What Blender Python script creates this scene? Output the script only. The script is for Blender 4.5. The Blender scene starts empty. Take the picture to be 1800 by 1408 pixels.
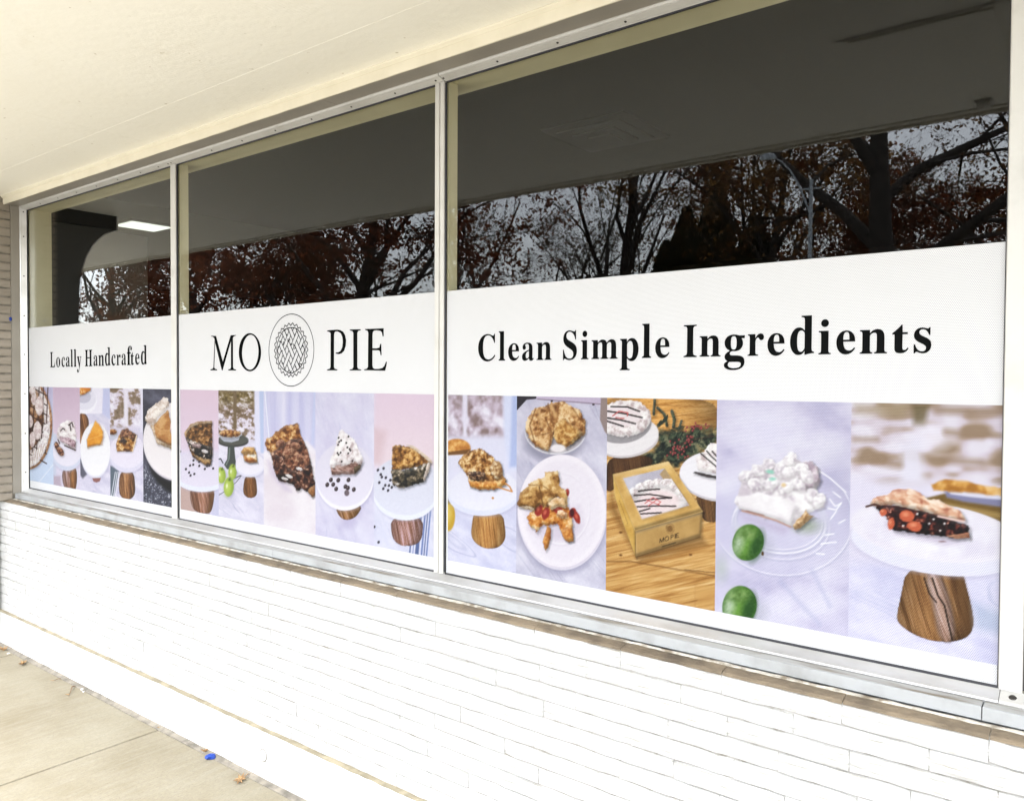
import bpy, bmesh, math, random
import numpy as np
from mathutils import Vector, Matrix

# ------------------------------------------------------------------ camera
scene = bpy.context.scene
COL = scene.collection
CAM = np.array([0.0, -2.01625, 1.58])
YAW, PITCH, ROLL, FOC = 0.663148, -0.0234244, 0.0053628, 1410.03      # radians; focal length in photo pixels (1800 wide)
_fw = np.array([-math.sin(YAW) * math.cos(PITCH), math.cos(YAW) * math.cos(PITCH), math.sin(PITCH)])
_rt = np.array([math.cos(YAW), math.sin(YAW), 0.0])
_up = np.cross(_rt, _fw)
RT = math.cos(ROLL) * _rt + math.sin(ROLL) * _up
UP = -math.sin(ROLL) * _rt + math.cos(ROLL) * _up
FW = _fw
cam_data = bpy.data.cameras.new("camera")
cam_data.sensor_width = 36.0
cam_data.sensor_fit = 'HORIZONTAL'
cam_data.lens = 36.0 * FOC / 1800.0
cam_data.clip_start = 0.02
cam_data.clip_end = 2000.0
cam = bpy.data.objects.new("camera", cam_data)
COL.objects.link(cam)
cam.matrix_world = Matrix(((RT[0], UP[0], -FW[0], CAM[0]), (RT[1], UP[1], -FW[1], CAM[1]),
                           (RT[2], UP[2], -FW[2], CAM[2]), (0, 0, 0, 1)))
scene.camera = cam

# ------------------------------------------------------------------ sky and sun (bright overcast)
SUN_AZ = math.radians(168.0)     # clockwise from +Y; the open side of the shop faces -Y
SUN_EL = math.radians(63.0)
world = bpy.data.worlds.new("World")
scene.world = world
world.use_nodes = True
wn, wl = world.node_tree.nodes, world.node_tree.links
bg = wn["Background"]
sky = wn.new("ShaderNodeTexSky")
sky.sky_type = 'NISHITA'
sky.sun_disc = False
sky.sun_elevation = SUN_EL
sky.sun_rotation = SUN_AZ
sky.air_density = 1.0
sky.dust_density = 1.0
sky.ozone_density = 1.0
hs = wn.new("ShaderNodeHueSaturation")
hs.inputs["Saturation"].default_value = 0.28
wl.new(sky.outputs[0], hs.inputs["Color"])
wl.new(hs.outputs[0], bg.inputs["Color"])
bg.inputs["Strength"].default_value = 0.15
sun_data = bpy.data.lights.new("sun", 'SUN')
sun_data.energy = 0.9
sun_data.angle = math.radians(40.0)
sun_data.color = (1.0, 0.975, 0.94)
sun = bpy.data.objects.new("sun", sun_data)
COL.objects.link(sun)
_sd = Vector((math.sin(SUN_AZ) * math.cos(SUN_EL), math.cos(SUN_AZ) * math.cos(SUN_EL), math.sin(SUN_EL)))
sun.rotation_euler = _sd.to_track_quat('Z', 'Y').to_euler()
sun.location = (0, -20, 20)
vs = scene.view_settings
vs.view_transform = 'Standard'
vs.look = 'None'
vs.gamma = 1.0
vs.use_curve_mapping = False
vs.exposure = 2.96
scene.render.engine = 'CYCLES'
scene.cycles.max_bounces = 8
scene.cycles.diffuse_bounces = 4
scene.cycles.glossy_bounces = 3
scene.cycles.transparent_max_bounces = 16
scene.cycles.caustics_reflective = False
scene.cycles.caustics_refractive = False
scene.cycles.use_denoising = True

# ------------------------------------------------------------------ helpers: objects
def empty(name, loc=(0, 0, 0), label=None, cat=None, group=None, kind=None):
    o = bpy.data.objects.new(name, None)
    o.empty_display_size = 0.1
    o.location = loc
    COL.objects.link(o)
    return tag(o, label, cat, group, kind)

def tag(o, label=None, cat=None, group=None, kind=None):
    if label: o["label"] = label
    if cat: o["category"] = cat
    if group: o["group"] = group
    if kind: o["kind"] = kind
    return o

def link(name, me, mat, parent=None, loc=None):
    """link a mesh (world coordinates unless loc is given) under a parent that only has a translation"""
    o = bpy.data.objects.new(name, me)
    if mat is not None and not me.materials:
        me.materials.append(mat)
    COL.objects.link(o)
    if parent is not None:
        o.parent = parent
        pw = Vector((0, 0, 0))
        q = parent
        while q is not None:
            pw += q.location
            q = q.parent
        o.location = (Vector(loc) if loc is not None else Vector((0, 0, 0))) - pw
    elif loc is not None:
        o.location = loc
    return o

def pydata(verts, faces, smooth=False, name="m"):
    me = bpy.data.meshes.new(name)
    me.from_pydata([tuple(map(float, v)) for v in verts], [], [tuple(f) for f in faces])
    me.validate()
    me.update()
    if smooth:
        me.polygons.foreach_set("use_smooth", [True] * len(me.polygons))
    return me

def quads_np(verts, quads, smooth=False, name="m"):
    """fast mesh from numpy arrays of quads or triangles"""
    verts = np.asarray(verts, dtype=np.float32)
    quads = np.asarray(quads, dtype=np.int32)
    n = quads.shape[1]
    me = bpy.data.meshes.new(name)
    me.vertices.add(len(verts))
    me.vertices.foreach_set("co", verts.ravel())
    me.loops.add(quads.size)
    me.loops.foreach_set("vertex_index", quads.ravel())
    me.polygons.add(len(quads))
    me.polygons.foreach_set("loop_start", np.arange(0, quads.size, n, dtype=np.int32))
    me.polygons.foreach_set("loop_total", np.full(len(quads), n, dtype=np.int32))
    if smooth:
        me.polygons.foreach_set("use_smooth", np.ones(len(quads), dtype=bool))
    me.update(calc_edges=True)
    return me

def box_mesh(x0, x1, y0, y1, z0, z1, bevel=0.0, seg=1):
    bm = bmesh.new()
    bmesh.ops.create_cube(bm, size=1.0)
    for v in bm.verts:
        v.co = Vector((x0 + (v.co.x + .5) * (x1 - x0), y0 + (v.co.y + .5) * (y1 - y0), z0 + (v.co.z + .5) * (z1 - z0)))
    if bevel > 0:
        bmesh.ops.bevel(bm, geom=bm.edges[:], offset=bevel, segments=seg, affect='EDGES', profile=0.5)
    me = bpy.data.meshes.new("box")
    bm.to_mesh(me)
    bm.free()
    return me

def box(name, x0, x1, y0, y1, z0, z1, mat, parent=None, bevel=0.0, seg=1):
    return link(name, box_mesh(x0, x1, y0, y1, z0, z1, bevel, seg), mat, parent)

def prism_x(name, prof, x0, x1, mat, parent=None, cuts=1, wob=0.0, seed=0):
    """closed (y,z) outline swept along x; wob makes hand-laid edges a little uneven"""
    n = len(prof)
    rng = random.Random(seed)
    vs_, fs = [], []
    for k in range(cuts + 1):
        x = x0 + (x1 - x0) * k / cuts
        for y, z in prof:
            j = (rng.uniform(-wob, wob), rng.uniform(-wob, wob)) if wob else (0, 0)
            vs_.append((x, y + j[0], z + j[1]))
    for k in range(cuts):
        for i in range(n):
            a, b = k * n + i, k * n + (i + 1) % n
            fs.append((a, b, b + n, a + n))
    fs.append(tuple(range(n))[::-1])
    fs.append(tuple(range(cuts * n, cuts * n + n)))
    me = pydata(vs_, fs)
    fix_normals(me)
    return link(name, me, mat, parent)

def prism_z(name, prof, z0, z1, mat, parent=None):
    n = len(prof)
    vs_ = [(x, y, z0) for x, y in prof] + [(x, y, z1) for x, y in prof]
    fs = [(i, (i + 1) % n, n + (i + 1) % n, n + i) for i in range(n)] + [tuple(range(n))[::-1], tuple(range(n, 2 * n))]
    me = pydata(vs_, fs)
    fix_normals(me)
    return link(name, me, mat, parent)

def fix_normals(me):
    bm = bmesh.new()
    bm.from_mesh(me)
    bmesh.ops.recalc_face_normals(bm, faces=bm.faces[:])
    bm.to_mesh(me)
    bm.free()

# ------------------------------------------------------------------ helpers: materials
def new_mat(name):
    m = bpy.data.materials.new(name)
    m.use_nodes = True
    nt = m.node_tree
    return m, nt, nt.nodes, nt.links, nt.nodes["Principled BSDF"]

def world_pos(nt, scale=(1, 1, 1)):
    g = nt.nodes.new("ShaderNodeNewGeometry")
    mp = nt.nodes.new("ShaderNodeMapping")
    mp.inputs["Scale"].default_value = scale
    nt.links.new(g.outputs["Position"], mp.inputs["Vector"])
    return mp.outputs[0]

def noise(nt, vec, scale, detail=4, rough=0.55):
    n = nt.nodes.new("ShaderNodeTexNoise")
    n.inputs["Scale"].default_value = scale
    n.inputs["Detail"].default_value = detail
    n.inputs["Roughness"].default_value = rough
    nt.links.new(vec, n.inputs["Vector"])
    return n.outputs[0]

def ramp(nt, fac, stops):
    r = nt.nodes.new("ShaderNodeValToRGB")
    el = r.color_ramp.elements
    while len(el) < len(stops):
        el.new(0.5)
    for e, (p, c) in zip(el, stops):
        e.position = p
        e.color = (*c, 1) if len(c) == 3 else c
    nt.links.new(fac, r.inputs[0])
    return r.outputs[0]

def mix(nt, fac, a, b, mode='MIX'):
    m = nt.nodes.new("ShaderNodeMix")
    m.data_type = 'RGBA'
    m.blend_type = mode
    for s, v in ((m.inputs[0], fac), (m.inputs[6], a), (m.inputs[7], b)):
        if isinstance(v, (int, float)):
            s.default_value = v
        elif isinstance(v, tuple):
            s.default_value = (*v, 1)
        else:
            nt.links.new(v, s)
    return m.outputs[2]

def bump(nt, bsdf, height, strength, dist, prev=None):
    b = nt.nodes.new("ShaderNodeBump")
    b.inputs["Strength"].default_value = strength
    b.inputs["Distance"].default_value = dist
    nt.links.new(height, b.inputs["Height"])
    if prev is not None:
        nt.links.new(prev, b.inputs["Normal"])
    nt.links.new(b.outputs[0], bsdf.inputs["Normal"])
    return b.outputs[0]

def simple(name, base, rough=0.6, metal=0.0, var=None, bmp=None, scale=(1, 1, 1)):
    """painted / plain surface: base colour, optional second colour by noise (colour, noise scale, lo, hi), optional bump (scale, strength, dist)"""
    m, nt, nd, ln, b = new_mat(name)
    b.inputs["Roughness"].default_value = rough
    b.inputs["Metallic"].default_value = metal
    vec = world_pos(nt, scale)
    if var:
        f = ramp(nt, noise(nt, vec, var[1], 6), [(var[2], (0, 0, 0)), (var[3], (1, 1, 1))])
        ln.new(mix(nt, f, base, var[0]), b.inputs["Base Color"])
    else:
        b.inputs["Base Color"].default_value = (*base, 1)
    if bmp:
        bump(nt, b, noise(nt, vec, bmp[0], 5), bmp[1], bmp[2])
    return m

M = {}
def build_materials():
    # white masonry paint over brick: streaky relief, small chips where the tan body shows
    m, nt, nd, ln, b = new_mat("white_masonry_paint")
    v1 = world_pos(nt, (1, 1, 7))
    f1 = ramp(nt, noise(nt, v1, 3.0, 8, .7), [(.35, (0, 0, 0)), (.75, (1, 1, 1))])
    c = mix(nt, f1, (.56, .557, .548), (.475, .47, .453))
    v2 = world_pos(nt, (.55, 1, 14))
    chips = ramp(nt, noise(nt, v2, 11.0, 6, .72), [(.60, (0, 0, 0)), (.69, (1, 1, 1))])
    ln.new(mix(nt, chips, c, (.36, .335, .28)), b.inputs["Base Color"])
    b.inputs["Roughness"].default_value = .62
    h1 = bump(nt, b, noise(nt, world_pos(nt, (1, 1, 9)), 9.0, 8, .68), 1.0, .012)
    bump(nt, b, noise(nt, world_pos(nt, (1, 1, 1)), 160.0, 3), .25, .001, h1)
    M["white_brick"] = m
    M["white_plinth"] = simple("white_plinth_paint", (.55, .547, .537), .55, var=((.47, .463, .44), 2.5, .4, .8), bmp=(60, .3, .002))
    M["ledge"] = simple("bare_brown_brick", (.21, .165, .11), .9, var=((.095, .075, .052), 9, .42, .66), bmp=(70, .9, .004), scale=(1, 1, 2))
    M["mortar_wash"] = simple("flaking_white_wash", (.52, .49, .42), .9, var=((.22, .185, .135), 26, .45, .6), bmp=(90, .8, .004))
    M["dirt"] = simple("tan_dirt", (.30, .265, .185), .95, var=((.20, .175, .12), 14, .4, .6), bmp=(120, .6, .003))
    M["gutter"] = simple("grey_gap_mortar", (.24, .215, .175), .95, var=((.12, .11, .09), 18, .4, .65), bmp=(110, .8, .004))
    M["taupe_brick"] = simple("taupe_brick_paint", (.30, .262, .212), .7, var=((.25, .215, .17), 12, .4, .7), bmp=(45, .6, .004), scale=(1, 1, 3))
    M["taupe_metal"] = simple("taupe_painted_metal", (.285, .262, .222), .45, var=((.235, .215, .18), 5, .35, .75), bmp=(30, .15, .001))
    M["alu"] = simple("satin_aluminium", (.55, .545, .53), .34, .5, var=((.38, .37, .345), 9, .46, .80), bmp=(34, .2, .001), scale=(.5, 1, 1))
    M["alu_white"] = simple("white_coated_aluminium", (.465, .455, .425), .4, .05, var=((.385, .374, .343), 9, .50, .80), bmp=(40, .15, .001))
    m = simple("grey_sill_metal", (.34, .35, .355), .5, .15, var=((.24, .243, .235), 9, .46, .72), bmp=(14, .2, .002))
    M["sill_metal"] = m
    M["sill_dirty"] = simple("dirty_sill_metal", (.40, .40, .385), .6, .1, var=((.17, .14, .09), 5.5, .5, .72), scale=(1, 6, 6))
    M["black"] = simple("black_gasket", (.012, .012, .016), .5)
    M["screw"] = simple("dark_screw", (.05, .045, .04), .4, .6)
    # cream soffit paint with faint trowel ripples
    m, nt, nd, ln, b = new_mat("cream_soffit_paint")
    f = ramp(nt, noise(nt, world_pos(nt), 1.3, 4), [(.3, (0, 0, 0)), (.75, (1, 1, 1))])
    c = mix(nt, f, (.905, .88, .78), (.875, .845, .738))
    st = ramp(nt, noise(nt, world_pos(nt, (1, 1.6, 1)), 3.2, 7, .68), [(.60, (0, 0, 0)), (.78, (1, 1, 1))])
    c = mix(nt, mix(nt, .5, (0, 0, 0), st), c, (.74, .69, .56))
    sp = ramp(nt, noise(nt, world_pos(nt), 28, 2, .5), [(.735, (0, 0, 0)), (.77, (1, 1, 1))])
    ln.new(mix(nt, sp, c, (.62, .57, .45)), b.inputs["Base Color"])
    b.inputs["Roughness"].default_value = .6
    w = nt.nodes.new("ShaderNodeTexWave")
    w.wave_type = 'BANDS'
    w.bands_direction = 'X'
    w.inputs["Scale"].default_value = 22.0
    w.inputs["Distortion"].default_value = 5.0
    w.inputs["Detail"].default_value = 3.0
    w.inputs["Detail Scale"].default_value = 1.6
    ln.new(world_pos(nt, (1, .3, 1)), w.inputs["Vector"])
    patch = ramp(nt, noise(nt, world_pos(nt), 2.2, 2), [(.42, (0, 0, 0)), (.62, (1, 1, 1))])
    h = bump(nt, b, mix(nt, 1.0, w.outputs[0], patch, 'MULTIPLY'), .15, .004)
    bump(nt, b, noise(nt, world_pos(nt), 26, 5), .35, .004, h)
    M["soffit"] = m
    M["trim"] = simple("cream_trim_paint", (.70, .655, .53), .5, var=((.64, .595, .47), 8, .4, .75), bmp=(20, .25, .002))
    M["fascia"] = simple("cream_fascia_paint", (.70, .66, .55), .5)
    # concrete paving: warm, blotchy, broom-finished across the walk
    m, nt, nd, ln, b = new_mat("broom_concrete")
    f1 = ramp(nt, noise(nt, world_pos(nt), 2.1, 7, .62), [(.33, (0, 0, 0)), (.70, (1, 1, 1))])
    c = mix(nt, f1, (.285, .258, .188), (.195, .162, .100))
    f2 = ramp(nt, noise(nt, world_pos(nt, (3, .5, 1)), 14, 5, .6), [(.45, (0, 0, 0)), (.72, (1, 1, 1))])
    c = mix(nt, mix(nt, .35, (0, 0, 0), f2), c, (.335, .32, .27))
    f3 = ramp(nt, noise(nt, world_pos(nt), 1.1, 5, .6), [(.60, (0, 0, 0)), (.74, (1, 1, 1))])
    c = mix(nt, mix(nt, .5, (0, 0, 0), f3), c, (.20, .188, .16))
    f5 = ramp(nt, noise(nt, world_pos(nt, (2, .8, 1)), 75, 4, .7), [(.35, (0, 0, 0)), (.65, (1, 1, 1))])
    c = mix(nt, mix(nt, .48, (0, 0, 0), f5), c, (.17, .15, .11))
    f4 = ramp(nt, noise(nt, world_pos(nt), 170, 3, .6), [(.62, (0, 0, 0)), (.72, (1, 1, 1))])
    ln.new(mix(nt, f4, c, (.125, .11, .08)), b.inputs["Base Color"])
    b.inputs["Roughness"].default_value = .88
    h = bump(nt, b, noise(nt, world_pos(nt, (6, .7, 1)), 22, 6, .7), .9, .005)
    bump(nt, b, noise(nt, world_pos(nt), 330, 3), .4, .0015, h)
    M["concrete"] = m
    M["asphalt"] = simple("worn_concrete_lot", (.50, .49, .47), .9, var=((.43, .42, .395), 3, .35, .7), bmp=(90, .5, .01))
    # lawn under fallen leaves
    m, nt, nd, ln, b = new_mat("leafy_lawn")
    f1 = ramp(nt, noise(nt, world_pos(nt), 1.8, 8, .7), [(.42, (.07, .075, .028)), (.5, (.13, .085, .035)), (.62, (.16, .07, .025))])
    ln.new(f1, b.inputs["Base Color"])
    b.inputs["Roughness"].default_value = .95
    M["lawn"] = m
    # glass: thin clear sheet, mirror share by Schlick's curve
    m, nt, nd, ln, b = new_mat("window_glass")
    nd.remove(b)
    lw = nd.new("ShaderNodeLayerWeight")
    lw.inputs["Blend"].default_value = .5
    p5 = nd.new("ShaderNodeMath"); p5.operation = 'POWER'; p5.inputs[1].default_value = 5.0
    ln.new(lw.outputs["Facing"], p5.inputs[0])
    ma = nd.new("ShaderNodeMath"); ma.operation = 'MULTIPLY_ADD'; ma.inputs[1].default_value = .972; ma.inputs[2].default_value = .028
    ln.new(p5.outputs[0], ma.inputs[0])
    tr = nd.new("ShaderNodeBsdfTransparent"); tr.inputs[0].default_value = (.88, .885, .86, 1)
    gl = nd.new("ShaderNodeBsdfGlossy"); gl.inputs["Roughness"].default_value = 0.0; gl.inputs[0].default_value = (.97, .98, 1, 1)
    # rolled sheet is never quite flat: reflections bow very slightly
    nz = noise(nt, world_pos(nt, (1, 1, .6)), 1.4, 1)
    bp = nd.new("ShaderNodeBump"); bp.inputs["Strength"].default_value = .25; bp.inputs["Distance"].default_value = .004
    ln.new(nz, bp.inputs["Height"]); ln.new(bp.outputs[0], gl.inputs["Normal"])
    ms = nd.new("ShaderNodeMixShader")
    ln.new(ma.outputs[0], ms.inputs[0]); ln.new(tr.outputs[0], ms.inputs[1]); ln.new(gl.outputs[0], ms.inputs[2])
    ln.new(ms.outputs[0], nd["Material Output"].inputs["Surface"])
    M["glass"] = m
    # perforated film: a staggered grid of pin holes, dark because the shop behind is dark
    def holes(nt):
        ln = nt.links
        g = nt.nodes.new("ShaderNodeNewGeometry")
        s = nt.nodes.new("ShaderNodeSeparateXYZ"); ln.new(g.outputs["Position"], s.inputs[0])
        def mth(op, a, bb=None):
            n = nt.nodes.new("ShaderNodeMath"); n.operation = op
            for i, v in enumerate((a, bb)):
                if v is None: continue
                if isinstance(v, (int, float)): n.inputs[i].default_value = v
                else: ln.new(v, n.inputs[i])
            return n.outputs[0]
        pitch, rise = .0040, .0034
        row = mth('FLOOR', mth('DIVIDE', s.outputs[2], rise))
        odd = mth('MULTIPLY', mth('MODULO', mth('ABSOLUTE', row), 2.0), .5)
        fx = mth('SUBTRACT', mth('FRACT', mth('ADD', mth('DIVIDE', s.outputs[0], pitch), odd)), .5)
        fz = mth('SUBTRACT', mth('FRACT', mth('DIVIDE', s.outputs[2], rise)), .5)
        dx = mth('MULTIPLY', fx, pitch); dz = mth('MULTIPLY', fz, rise)
        d = mth('SQRT', mth('ADD', mth('MULTIPLY', dx, dx), mth('MULTIPLY', dz, dz)))
        return mth('LESS_THAN', d, .00078)
    m, nt, nd, ln, b = new_mat("white_perforated_vinyl")
    f = ramp(nt, noise(nt, world_pos(nt), 3.0, 3), [(.3, (0, 0, 0)), (.8, (1, 1, 1))])
    ln.new(mix(nt, holes(nt), mix(nt, f, (.49, .491, .495), (.475, .476, .479)), (.20, .20, .22)), b.inputs["Base Color"])
    b.inputs["Roughness"].default_value = .6
    b.inputs["Specular IOR Level"].default_value = .15
    M["vinyl"] = m
    m, nt, nd, ln, b = new_mat("printed_vinyl")
    at = nd.new("ShaderNodeAttribute"); at.attribute_name = "print"
    dk = mix(nt, 1.0, at.outputs["Color"], (.35, .35, .42), 'MULTIPLY')
    ln.new(mix(nt, holes(nt), at.outputs["Color"], dk), b.inputs["Base Color"])
    b.inputs["Roughness"].default_value = .6
    b.inputs["Specular IOR Level"].default_value = .12
    M["print"] = m
    M["ink"] = simple("black_ink", (.005, .0055, .0055), .6)
    M["ink"].node_tree.nodes["Principled BSDF"].inputs["Specular IOR Level"].default_value = .0
    # interior
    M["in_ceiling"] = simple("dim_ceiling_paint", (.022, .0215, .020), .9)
    M["in_glow_ceiling"] = simple("painted_glow_ceiling", (.30, .29, .25), .9)  # same ceiling made paler near the lamp; its glow is put into the colour
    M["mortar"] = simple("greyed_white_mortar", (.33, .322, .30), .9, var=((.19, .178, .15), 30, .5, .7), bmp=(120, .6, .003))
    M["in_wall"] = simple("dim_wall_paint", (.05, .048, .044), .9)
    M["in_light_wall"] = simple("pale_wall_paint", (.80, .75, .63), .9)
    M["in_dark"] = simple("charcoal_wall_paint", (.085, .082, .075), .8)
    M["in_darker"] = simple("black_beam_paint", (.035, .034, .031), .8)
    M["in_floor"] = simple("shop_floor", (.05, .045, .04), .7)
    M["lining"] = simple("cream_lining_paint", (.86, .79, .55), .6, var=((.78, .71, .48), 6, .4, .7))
    M["vent"] = simple("grey_vent_paint", (.045, .044, .041), .6)
    m, nt, nd, ln, b = new_mat("lit_diffuser")
    b.inputs["Base Color"].default_value = (.8, .8, .8, 1)
    b.inputs["Emission Color"].default_value = (.93, 1, .92, 1)
    b.inputs["Emission Strength"].default_value = .20
    M["lit"] = m
    # outdoors
    M["bark"] = simple("dark_bark", (.045, .035, .028), .95, var=((.025, .02, .017), 5, .4, .6))
    M["pale_bark"] = simple("grey_bark", (.075, .066, .058), .95)
    M["russet"] = simple("russet_leaves", (.135, .042, .014), .7, var=((.07, .022, .010), 1.2, .4, .6))
    M["brown"] = simple("brown_leaves", (.085, .055, .036), .7, var=((.05, .034, .024), 1.2, .4, .6))
    M["ochre"] = simple("ochre_leaves", (.15, .085, .022), .7, var=((.09, .045, .016), 1.2, .4, .6))
    M["olive"] = simple("evergreen_leaves", (.030, .032, .012), .7, var=((.075, .055, .014), 1.0, .5, .62))
    for k in ("russet", "brown", "ochre"):
        nt = M[k].node_tree
        b = nt.nodes["Principled BSDF"]
        tl = nt.nodes.new("ShaderNodeBsdfTranslucent")
        src = b.inputs["Base Color"].links[0].from_socket
        nt.links.new(mix(nt, 1.0, src, (1.9, 1.7, 1.6), 'MULTIPLY'), tl.inputs["Color"])
        ms = nt.nodes.new("ShaderNodeMixShader"); ms.inputs[0].default_value = .5
        nt.links.new(b.outputs[0], ms.inputs[1]); nt.links.new(tl.outputs[0], ms.inputs[2])
        nt.links.new(ms.outputs[0], nt.nodes["Material Output"].inputs["Surface"])
    M["galv"] = simple("pale_grey_steel", (.40, .44, .48), .5, .0)
    M["tape"] = simple("blue_tape", (.006, .04, .27), .5)
    M["dry_leaf"] = simple("dry_tan_leaf", (.36, .225, .10), .8, var=((.22, .125, .055), 60, .4, .6))
    M["twig"] = simple("brown_twig", (.16, .095, .05), .9)
    M["chip"] = simple("white_paint_chip", (.82, .82, .80), .6)
build_materials()

# ------------------------------------------------------------------ the site: ground, lot, walk
XL, XA, XB, XC, XD, XE, XF, XG = -5.256, -3.6132, -3.5632, -1.9035, -1.8549, -0.2278, -0.1780, 1.46
ZB, ZT, Z_VT, Z_ST, Z_SB = 0.9244, 2.5944, 1.8853, 1.5347, 0.9712
SOF = 2.652            # underside of the roof overhang
OUT = -1.62            # its outer edge
CEIL = 3.33

def sheet(name, x0, x1, y0, y1, z, mat, kind="structure"):
    o = link(name, pydata([(x0, y0, z), (x1, y0, z), (x1, y1, z), (x0, y1, z)], [(0, 1, 2, 3)]), mat)
    return tag(o, kind=kind)
tag(sheet("ground", -500, 500, -700, 60, -.16, M["lawn"]), "lawn strewn with brown leaves beyond the car park")
tag(sheet("parking_lot", -60, 40, -17.6, -3.34, -.15, M["asphalt"]), "worn pale concrete of the car park")

walk = empty("sidewalk", (0, 0, 0), "tan broom-finished concrete walk along the shop wall", kind="structure")
box("bedding", -12, 6, -3.30, -.13, -.17, -.014, M["gutter"], walk)
jx = [-11.5, -9.891, -8.284, -6.677, -5.070, -3.4635, -1.857, -.250, 1.357, 2.964, 4.57]
jy = [-.166, -1.74, -3.31]
for i in range(len(jx) - 1):
    for k in range(2):
        box("slab", jx[i] + .004, jx[i + 1] - .004, jy[k + 1] + .003, jy[k] - (0 if k == 0 else .003), -.11, 0.0, M["concrete"], walk, bevel=.005, seg=2)
prism_x("gap_mortar", [(-.170, -.03), (-.169, .0015), (-.160, .0035), (-.147, .007), (-.143, .012), (-.143, -.03)], -11.5, 4.57, M["gutter"], walk, cuts=170, wob=.0016, seed=4)

# ------------------------------------------------------------------ low brick wall with its base course
wall = empty("brick_wall", (-2.7, -.13, .2), "low white-painted wall of long thin bricks under the shop windows", "wall")
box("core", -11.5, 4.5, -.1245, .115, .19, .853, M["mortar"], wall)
BW, BJ, CH = .2891, .0005, .05038
def brick_mesh(seed, L=BW, H=.0448, D=.03, nx=7, nz=3):
    rng = random.Random(seed)
    vs_, fs = [], []
    for j in range(nz + 1):
        for i in range(nx + 1):
            edge = i in (0, nx) or j in (0, nz)
            x = (i / nx - .5) * L + (rng.uniform(-.002, .002) if 0 < i < nx else 0)
            z = (j / nz - .5) * H + rng.uniform(-.0017, .0017)
            if i in (0, nx) and j in (0, nz):
                x *= .992
            y = rng.uniform(-.0016, .0010) + (.0010 if edge else 0) + (.0018 if i in (0, nx) else 0)
            vs_.append((x, y, z))
    n1 = nx + 1
    for j in range(nz):
        for i in range(nx):
            a = j * n1 + i
            fs.append((a, a + 1, a + 1 + n1, a + n1))
    rim = [i for i in range(n1)] + [j * n1 + nx for j in range(1, nz + 1)] + [nz * n1 + i for i in range(nx - 1, -1, -1)] + [j * n1 for j in range(nz - 1, 0, -1)]
    base = len(vs_)
    for r in rim:
        x, y, z = vs_[r]
        vs_.append((x, D, z))
    for k in range(len(rim)):
        a, b = rim[k], rim[(k + 1) % len(rim)]
        fs.append((b, a, base + k, base + (k + 1) % len(rim)))
    me = pydata(vs_, fs)
    fix_normals(me)
    return me
bricks = [brick_mesh(100 + k) for k in range(10)]
for b_ in bricks:
    b_.materials.append(M["white_brick"])
rng = random.Random(7)
extra_v, extra_f = [], []
for c in range(13):
    z = .2 + CH * (c + .5) - .002
    off = -1.387 + ((c % 2) * .5 + .06 * (c % 3)) * (BW + BJ) + BJ / 2 + BW / 2
    for k in range(-36, 20):
        x = off + k * (BW + BJ)
        if x < -11.3 or x > 4.3:
            continue
        y = -.1302 + rng.uniform(-.0024, .0018)
        me = bricks[rng.randrange(10)]
        if -5.75 < x < .22:
            o = link("brick", me, None, wall, (x, y, z))
            o.rotation_euler = (0, rng.uniform(-.0025, .0025), rng.uniform(-.004, .004))
        else:
            nb = len(extra_v)
            extra_v += [(v.co.x + x, v.co.y + y, v.co.z + z) for v in me.vertices]
            extra_f += [[nb + i for i in p.vertices] for p in me.polygons]
tag(link("brick_mass", pydata(extra_v, extra_f), M["white_brick"], wall), kind="stuff")
# bare brick tops below the sill, one per brick of the top course, and the flaking wash behind them
x = -1.387 - 14 * (BW + BJ)
k = 0
while x < .4:
    rr = random.Random(900 + k)
    prism_x("bare_brick_top", [(-.1268, .8510), (-.1264, .8548), (-.121, .8588), (-.101, .8625), (-.078, .8640), (-.078, .8510)],
            x + .0012, x + BW + BJ - .0008, M["ledge"], wall, cuts=16, wob=.0007, seed=900 + k)
    x += BW + BJ
    k += 1
prism_x("top_mortar", [(-.124, .845), (-.122, .8545), (-.100, .8590), (-.078, .8610), (-.078, .845)], -5.6, 1.3, M["mortar_wash"], wall, cuts=60, wob=.001, seed=5)
prism_x("paint_wash", [(-.0900, .860), (-.0885, .8645), (-.0850, .8662), (-.0790, .8672), (-.0790, .860)], -5.5, 1.4, M["mortar_wash"], wall, cuts=230, wob=.0012, seed=6)

base = empty("concrete_base", (-2.7, -.145, 0), "smooth white-painted concrete kerb at the foot of the brick wall", "wall base")
for x0, x1 in ((-11.5, -7.3), (-7.298, -2.291), (-2.289, 2.7), (2.702, 4.5)):
    box("base_section", x0, x1, -.145, .1, -.12, .1985, M["white_plinth"], base, bevel=.004, seg=2)
prism_x("dirt_line", [(-.1452, .1950), (-.1455, .1992), (-.139, .2015), (-.1285, .2030), (-.1285, .1950)], -11.4, 4.4, M["dirt"], base, cuts=500, wob=.0012, seed=8)

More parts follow.
